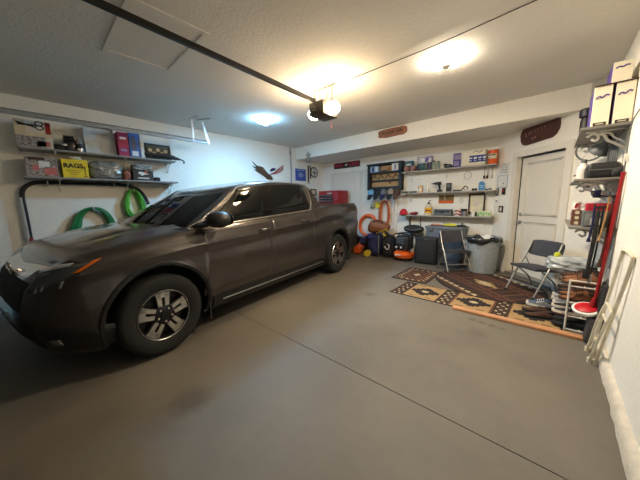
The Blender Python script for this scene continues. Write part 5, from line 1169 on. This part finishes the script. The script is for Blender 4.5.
# hung tools at the near end of the shelves
t = thing('mop', 'red-handled mop with round red head hanging from the middle right shelf', 'mop', (0, 0, 0))
MB().tube([(.408, 3.36, 1.60), (.39, 3.44, .95), (.365, 3.50, .37)], .014, 10).build('handle', M_red, t); MB().tube([(.366, 3.50, .44), (.355, 3.50, .35)], [.018, .028], 10).build('socket', M_red, t)
Mm = Matrix.Translation((.315, 3.50, .325)) @ Euler((math.radians(18), math.radians(-10), 0)).to_matrix().to_4x4()
MB().lathe([(.0, .03), (.045, .024), (.078, .012), (.083, .0), (0, -.002)], Mm, 28, cap=False).build('head', mat('bright_red', srgb(186, 18, 34), .4), t); MB().lathe([(.084, .006), (.104, .0), (.10, -.026), (.06, -.038), (0, -.04)], Mm, 28, cap=False).build('pad', M_paper, t)
MB().tube([(.408, 3.36, 1.59), (.413, 3.42, 1.605), (.416, 3.47, 1.595)], .006, 6).build('loop', M_black, t)
def hung(name, label, cat, p0, p1, r, m, m2, seg=.12):
    t = thing(name, label, cat, (0, 0, 0)); a, b_ = Vector(p0), Vector(p1)
    MB().tube([a, a.lerp(b_, .5)+Vector((.006, 0, 0)), b_], r, 8).build('shaft', m, t); MB().tube([a+Vector((0, .03, .02)), a+Vector((0, 0, .035)), a], .006, 6).build('loop', M_black, t); MB().tube([b_.lerp(a, seg), b_], [r*1.2, r*1.9], 8).build('grip', m2, t); return t
hung('folded_umbrella', 'folded black umbrella hanging between the mop and the shoe rack', 'umbrella', (.30, 3.42, 1.27), (.285, 3.52, .62), .015, M_blackm, M_black)
hung('walking_stick', 'slim black stick hanging beside the folded umbrella', 'stick', (.33, 3.43, 1.28), (.31, 3.52, .58), .007, M_black, M_steel)
hung('tow_strap', 'navy strap hanging from the lowest right shelf', 'strap', (.275, 3.43, 1.30), (.265, 3.46, .98), .009, M_navy, M_navy)
hung('tan_leash', 'tan rope leash hanging beside the navy strap', 'leash', (.355, 3.40, 1.40), (.325, 3.42, 1.0), .005, mat('tan_rope', srgb(176, 130, 70), .8), M_tanp)
hung('leather_belt', 'dark red belt hanging close to the red mop handle', 'belt', (.385, 3.44, 1.36), (.36, 3.47, .75), .012, mat('oxblood', srgb(84, 30, 26), .6), M_dbrown)
hung('white_broom_handle', 'white broom handle leaning behind the dark grey pad', 'broom handle', (.416, 3.60, .98), (.40, 3.606, .0), .011, M_bracket, M_bracket)
# ---- shoe rack, long side along the wall, near end facing the room
t = thing('shoe_rack', 'white wire shoe rack at the right wall filled with shoes', 'shoe rack', (0, 0, 0)); X0, X1, Y0, Y1 = .19, .415, 3.64, 4.46; TI = (.03, .175, .325, .50)
b = MB()
for y in (Y0, Y1): b = MB(); b.tube(spline([(X0, y, 0), (X0, y, .30), (X0, y, .52), (X0+.02, y, .545), (X1-.02, y, .545), (X1, y, .52), (X1, y, .30), (X1, y, 0)], 4), .009, 8); b.build('end_frame', M_bracket, t)
for z in TI:
    b = MB()
    for y in (Y0, Y1): b.cyl((X0, y, z-.012), (X1, y, z-.012), .007, n=8)
    for x in (X0+.01, (X0+X1)/2, X1-.01): b.cyl((x, Y0, z-.012), (x, Y1, z-.012), .006, n=8)
    b.build('tier', M_bracket, t)
def shoe(loc, L, h, mu, ms, label, high=False, rz=0.0, ml=None, tilt=0.0):
    """shoe with its toe along -x"""
    t = thing('shoe', label, 'shoe', loc, rz, 'shoes on the rack'); w = .092
    def half(u): return w/2*interp([0, .06, .2, .45, .65, .88, 1], [.35, .75, 1.0, .86, .72, .74, .45], u)
    b = MB(); rows = []
    for i in range(21):
        u = i/20; x = -L*(1-u) ; hw = half(u); hh = h*interp([0, .08, .25, .45, .62, .8, 1], [.22, .40, .52, .74, 1.0 if not high else 1.05, 1.0 if not high else 1.35, .92 if not high else 1.3], u)
        top = hh; rows.append([(x, hw*math.cos(a)*(1 if math.sin(a) < .5 else 1-.35*(math.sin(a)-.5)*2), .022+(top-.022)*max(0, math.sin(a))) for a in [PI*k/10 for k in range(11)]])
    b.grid(rows); b._face([b.bm.verts[0]] if False else [v for v in b.grid([rows[-1][:]]*1)[0]]) if False else None
    vs = list(b.bm.verts); n = 11; b.bm.verts.ensure_lookup_table(); b._face([b.bm.verts[k] for k in range(n)]); b._face([b.bm.verts[20*n+k] for k in range(n)][::-1]); b.build('upper', mu, t, smooth=60)
    s = MB(); o = [(-L*(1-i/20)-(0.006 if i == 0 else 0), half(i/20)*1.1) for i in range(21)]; poly = [(x, y) for x, y in o]+[(x, -y) for x, y in o[::-1]]
    s.prism(poly, Matrix.Identity(4), .026); s.build('sole', ms, t, smooth=0)
    lc = MB()
    for k in range(4):
        u = .40+.07*k; x = -L*(1-u); hh = h*interp([0, .08, .25, .45, .62, .8, 1], [.22, .40, .52, .74, 1.0, 1.0, .92], u); lc.tube([(x, -.028, hh*.93), (x+.004, 0, hh+.004), (x, .028, hh*.93)], .004, 5)
    lc.build('laces', ml or (M_paper if ms is S_wh else M_black), t); MB().sphere((-L*.13, 0, h*(1.0 if not high else 1.3)), .03, 1.1, .9, .25, n=12).build('opening', M_blackm, t); return t
S_br = mat('tan_suede', srgb(122, 78, 48), .85, var=.2, bump=.3); S_db = mat('dark_suede', srgb(70, 44, 32), .8, bump=.3); S_bk = mat('black_canvas', srgb(26, 26, 28), .8); S_wh = mat('white_rubber', srgb(214, 208, 196), .6); S_gy = mat('grey_mesh', srgb(96, 100, 104), .8); S_rd = mat('red_canvas', srgb(140, 34, 36), .8); S_bl = mat('denim_canvas', srgb(70, 88, 116), .8)
ORD = ('first', 'second', 'third', 'fourth', 'fifth')
tiers = (('bottom', TI[0], [(S_bk, S_bk, 'black'), (S_bk, S_bk, 'black'), (S_db, S_bk, 'dark brown'), (S_db, S_bk, 'dark brown'), (S_bk, S_wh, 'black and white')]),
         ('second', TI[1], [(S_bk, S_wh, 'black white-soled'), (S_bk, S_wh, 'black white-soled'), (S_gy, S_wh, 'grey'), (S_gy, S_wh, 'grey'), (S_bl, S_wh, 'denim blue')]),
         ('third', TI[2], [(S_br, S_db, 'tan'), (S_br, S_db, 'tan'), (S_db, S_bk, 'dark brown'), (S_db, S_bk, 'dark brown'), (S_bl, S_wh, 'denim blue')]),
         ('top', TI[3], [(S_br, S_db, 'tan ankle'), (S_br, S_db, 'tan ankle'), (S_db, S_bk, 'dark ankle')]))
rnd = random.Random(4)
for nm, z, row in tiers:
    for k, (mu, ms, cname) in enumerate(row):
        L = .27+.02*rnd.random()+(.04 if nm in ('bottom', 'second') else 0)
        shoe((.40+.01*rnd.random(), 3.70+.155*k, z), L, .085 if nm != 'top' else .10, mu, ms, f'{cname} shoe on the {nm} rack tier, {ORD[k]} from the near end', nm == 'top', .10*(rnd.random()-.5))
lumpy('plastic_bag', 'silvery crinkled plastic bag lying on the far end of the shoe rack', 'bag', (.20, 4.30, .49), (.42, .26, .19), mat('silver_film', srgb(150, 158, 162), .18, rgb2=srgb(206, 212, 214), scale=14, bump=.8), 21, .1, amp=.05)
tag(MB().sphere((0, 0, .04), .04, n=14).build('tennis_ball', mat('tennis_felt', srgb(196, 200, 60), .9), loc=(.07, 4.42, .545+.0)) if False else MB().sphere((0, 0, .035), .035, n=14).build('tennis_ball', mat('tennis_felt', srgb(196, 200, 60), .9), loc=(.08, 4.28, .66)), 'small yellow ball resting on the silvery plastic bag', 'ball')
for k, (x, y, rz, mu, ms, lab) in enumerate(((.10, 3.88, .25, S_db, S_bk, 'dark brown slipper on the runner rug, nearer the wooden strip'), (.08, 4.02, .1, S_db, S_bk, 'dark brown slipper on the runner rug, farther from the wooden strip'), (.10, 4.22, -.2, S_gy, S_wh, 'grey white-soled trainer on the floor left of the shoe rack'), (.10, 4.36, .1, S_bl, S_wh, 'denim blue trainer on the floor left of the shoe rack'))):
    shoe((x, y, .006), .27, .08, mu, ms, lab, False, rz)
# ---- dark pad and white folded step stool on the right wall
t = thing('kneeling_pad', 'dark grey thick pad leaning on the right wall behind the white step stool', 'pad', (.37, 3.44, 0), 0, None, rot=(0, .06, 0)); MB().box((-.01, .03, .135), (.09, .13, .25), bev=.02, seg=3).build('cushion', mat('charcoal_foam', srgb(70, 66, 66), .8, bump=.2), t); MB().box((.018, .04, .30), (.045, .20, .60), bev=.015).build('back_cover', M_blackm, t); MB().tube(spline([(.018, 0, .59), (.018, .02, .63), (.018, .06, .63), (.018, .08, .59)], 4), .010, 6).build('handle', M_black, t)
M_stool = mat('cream_enamel', srgb(222, 214, 190), .4)
t = thing('step_stool', 'white folded metal step stool leaning against the right wall', 'step stool', (0, 0, 0))
A = [(.370, 3.02, .014), (.418, 2.62, .98)]; B = [(.365, 3.27, .014), (.418, 2.98, .98)]
MB().tube(spline([A[0], Vector(A[0]).lerp(Vector(A[1]), .5), Vector(A[1]).lerp(Vector(A[0]), .04), (.416, 2.68, 1.0), (.416, 2.92, 1.0), Vector(B[1]).lerp(Vector(B[0]), .04), Vector(B[0]).lerp(Vector(B[1]), .5), B[0]], 5), .0115, 10).build('front_frame', M_stool, t)
MB().tube(spline([(.335, 3.03, .014), (.36, 2.86, .36), (.385, 2.80, .52), (.385, 2.84, .54), (.385, 3.02, .54), (.38, 3.05, .52), (.355, 3.10, .36), (.335, 3.25, .014)], 5), .010, 10).build('rear_frame', M_stool, t)
for z, d in ((.14, .0), (.40, .0)): 
    f = z/.98; p = Vector(A[0]).lerp(Vector(A[1]), f); q = Vector(B[0]).lerp(Vector(B[1]), f); MB().tube([p, q], .010, 8).build('cross_bar', M_stool, t)
for p in (A[0], B[0], (.335, 3.03, .014), (.335, 3.25, .014)): MB().cyl((p[0], p[1], 0), (p[0], p[1], .04), .018, n=12).build('foot_cap', M_stool, t)
b = MB(); p = [Vector(A[0]).lerp(Vector(A[1]), f) for f in (.25, .58)]; q = [Vector(B[0]).lerp(Vector(B[1]), f) for f in (.25, .58)]
# ------------------------------------------------------------------ lamps
EXPOSURE = 2.25
def emis(name, rgb, s):
    m = mat(name, (.9, .9, .88), .5, emit=rgb, estr=s); return m
E_WARM = emis('warm_lens_glow', (1.0, .75, .46), 32)
E_LEDW = emis('warm_led_glow', (1.0, .85, .64), 340); E_LEDW2 = emis('warm_led_rim', (1.0, .86, .66), 40)
E_LEDC = emis('cool_led_glow', (.26, .62, 1.0), 370); E_LEDC2 = emis('cool_led_rim', (.26, .62, 1.0), 60)
# garage door opener hung from the ceiling
op = thing('garage_door_opener', 'dark grey garage door opener with glowing lens caps hung from the ceiling', 'garage door opener', (-2.31, 2.67, 2.55), 0)
b = MB().box((0, 0, 0), (.24, .30, .165), bev=.015); b.box((0, -.155, -.01), (.16, .02, .09), bev=.008); b.build('housing', mat('opener_housing', srgb(74, 68, 58), .45), op)
l2 = MB()
for k in range(2): l2.box((-.03+.02*k, -.167, .01-.03*k), (.09-.03*k, .003, .01))
l2.build('lettering', mat('pale_print', srgb(170, 160, 140), .6), op)
for sx in (-1, 1):
    s = MB(); M = Matrix.Translation((sx*.12, 0, 0)) @ Euler((0, sx*PI/2, 0)).to_matrix().to_4x4()
    s.lathe([(.074, 0), (.078, .03), (.074, .065), (.058, .10), (.028, .12), (0, .125)], M, 24); s.build('lens', E_WARM, op)
h = MB()
for sx in (-.1, .1): h.box((sx, .05, .19), (.025, .006, .25)); h.box((sx, -.05, .19), (.006, .025, .25))
h.box((0, .05, .30), (.34, .03, .006)); h.tube(spline([(0, .05, .08), (-.05, .06, .16), (.03, .05, .2), (.08, .06, .15), (.12, .05, .26), (.16, .05, .29)], 6), .005, 6)
h.build('hanger', M_steel, op)
MB().box((.118, -1.98, .075), (.032, 3.62, .04), rot=(0, 0, .06)).build('rail', mat('black_rail', (.02, .018, .016), .45, .4), op, smooth=0)
MB().cyl((.03, .12, -.08), (.03, .12, -.20), .003).build('cord', M_red, op)
# three-leaf led lamps screwed into ceiling sockets
def led(loc, glow, glow2, label, rz):
    t = thing('ceiling_lamp', label, 'ceiling lamp', loc, rz)
    MB().lathe([(.055, 0), (.055, -.02), (.03, -.03), (.03, -.055), (.05, -.06), (.05, -.085), (0, -.09)], None, 20).build('socket', M_bracket, t)
    for k in range(3):
        a = 2*PI*k/3; M = Euler((0, 0, a)).to_matrix().to_4x4() @ Euler((0, math.radians(-8), 0)).to_matrix().to_4x4()
        p = MB(); p.prism([(.045, -.03), (.12, -.036), (.132, -.024), (.132, .024), (.12, .036), (.045, .03)], M @ Matrix.Translation((0, 0, -.085)), .014)
        for f in p.bm.faces: f.normal_update(); f.material_index = 0 if f.normal.z < -.5 else 1
        p.build('led_leaf', [glow, glow2], t, smooth=0)
    return t
led((-3.93, 2.96, HC), E_LEDC, E_LEDC2, 'cool white three-leaf ceiling lamp above the pickup', .3)
led((-.97, 3.1, HC), E_LEDW, E_LEDW2, 'warm white three-leaf ceiling lamp over the open floor', .9)
# wires and track hardware
tag(MB().tube(spline([(-2.25, 2.74, HC-.025), (-1.6, 2.76, HC-.012), (-.97, 2.74, HC-.02), (-.3, 2.7, HC-.012), (.3, 2.66, HC-.012)], 8), .004, 6).build('lamp_cord', M_blackm), 'thin wire running along the ceiling from the opener past the warm lamp', 'wire')
tr = thing('door_track', 'galvanised overhead garage door track along the left side', 'door track', (-4.8, 0, 2.5))
t = MB()
for z0, z1, x0, x1 in ((-.03, .03, -.004, 0), (.026, .03, 0, .03), (-.03, -.026, 0, .03)):
    t.prism([(x0, z0), (x1, z0), (x1, z1), (x0, z1)], Matrix.Translation((0, -1.3, 0)) @ Euler((PI/2, 0, 0)).to_matrix().to_4x4() @ Matrix.Diagonal((1, 1, -1, 1)), 3.6)
t.build('rail', mat('galvanised_steel', srgb(150, 156, 158), .55, .4), tr, smooth=0)
hb = MB().box((.01, 2.05, .18), (.006, .035, .37)).box((.10, 2.05, .353), (.3, .035, .006)).box((.02, 2.27, .16), (.006, .03, .36), rot=(.25, 0, 0)).box((.12, 2.2, .350), (.26, .03, .012), rot=(0, 0, .5))
hb.build('hanger_bracket', M_steel, tr, smooth=0)
# ------------------------------------------------------------------ camera and light
cam = bpy.data.cameras.new('camera'); co = bpy.data.objects.new('camera', cam); COL.objects.link(co)
cam.sensor_fit = 'HORIZONTAL'; cam.sensor_width = 36.0; cam.lens = 258.27/640*36.0; cam.clip_start = .02
yaw, pitch, roll = math.radians(42.117), math.radians(8.474), math.radians(-1.058)
fw = Vector((-math.sin(yaw)*math.cos(pitch), math.cos(yaw)*math.cos(pitch), -math.sin(pitch)))
rt = Vector((math.cos(yaw), math.sin(yaw), 0)); up = rt.cross(fw)
r2 = rt*math.cos(roll)+up*math.sin(roll); u2 = -rt*math.sin(roll)+up*math.cos(roll)
Mc = Matrix((r2, u2, -fw)).transposed().to_4x4(); Mc.translation = (0, 0, 1.4); co.matrix_world = Mc
scene.camera = co
w = bpy.data.worlds.new('World'); scene.world = w; w.use_nodes = True
w.node_tree.nodes['Background'].inputs['Color'].default_value = (.02, .025, .035, 1); w.node_tree.nodes['Background'].inputs['Strength'].default_value = .3
vs = scene.view_settings; scene.display_settings.display_device = 'sRGB'
vs.view_transform = 'Standard'; vs.look = 'None'; vs.gamma = 1.0; vs.use_curve_mapping = False; vs.exposure = EXPOSURE
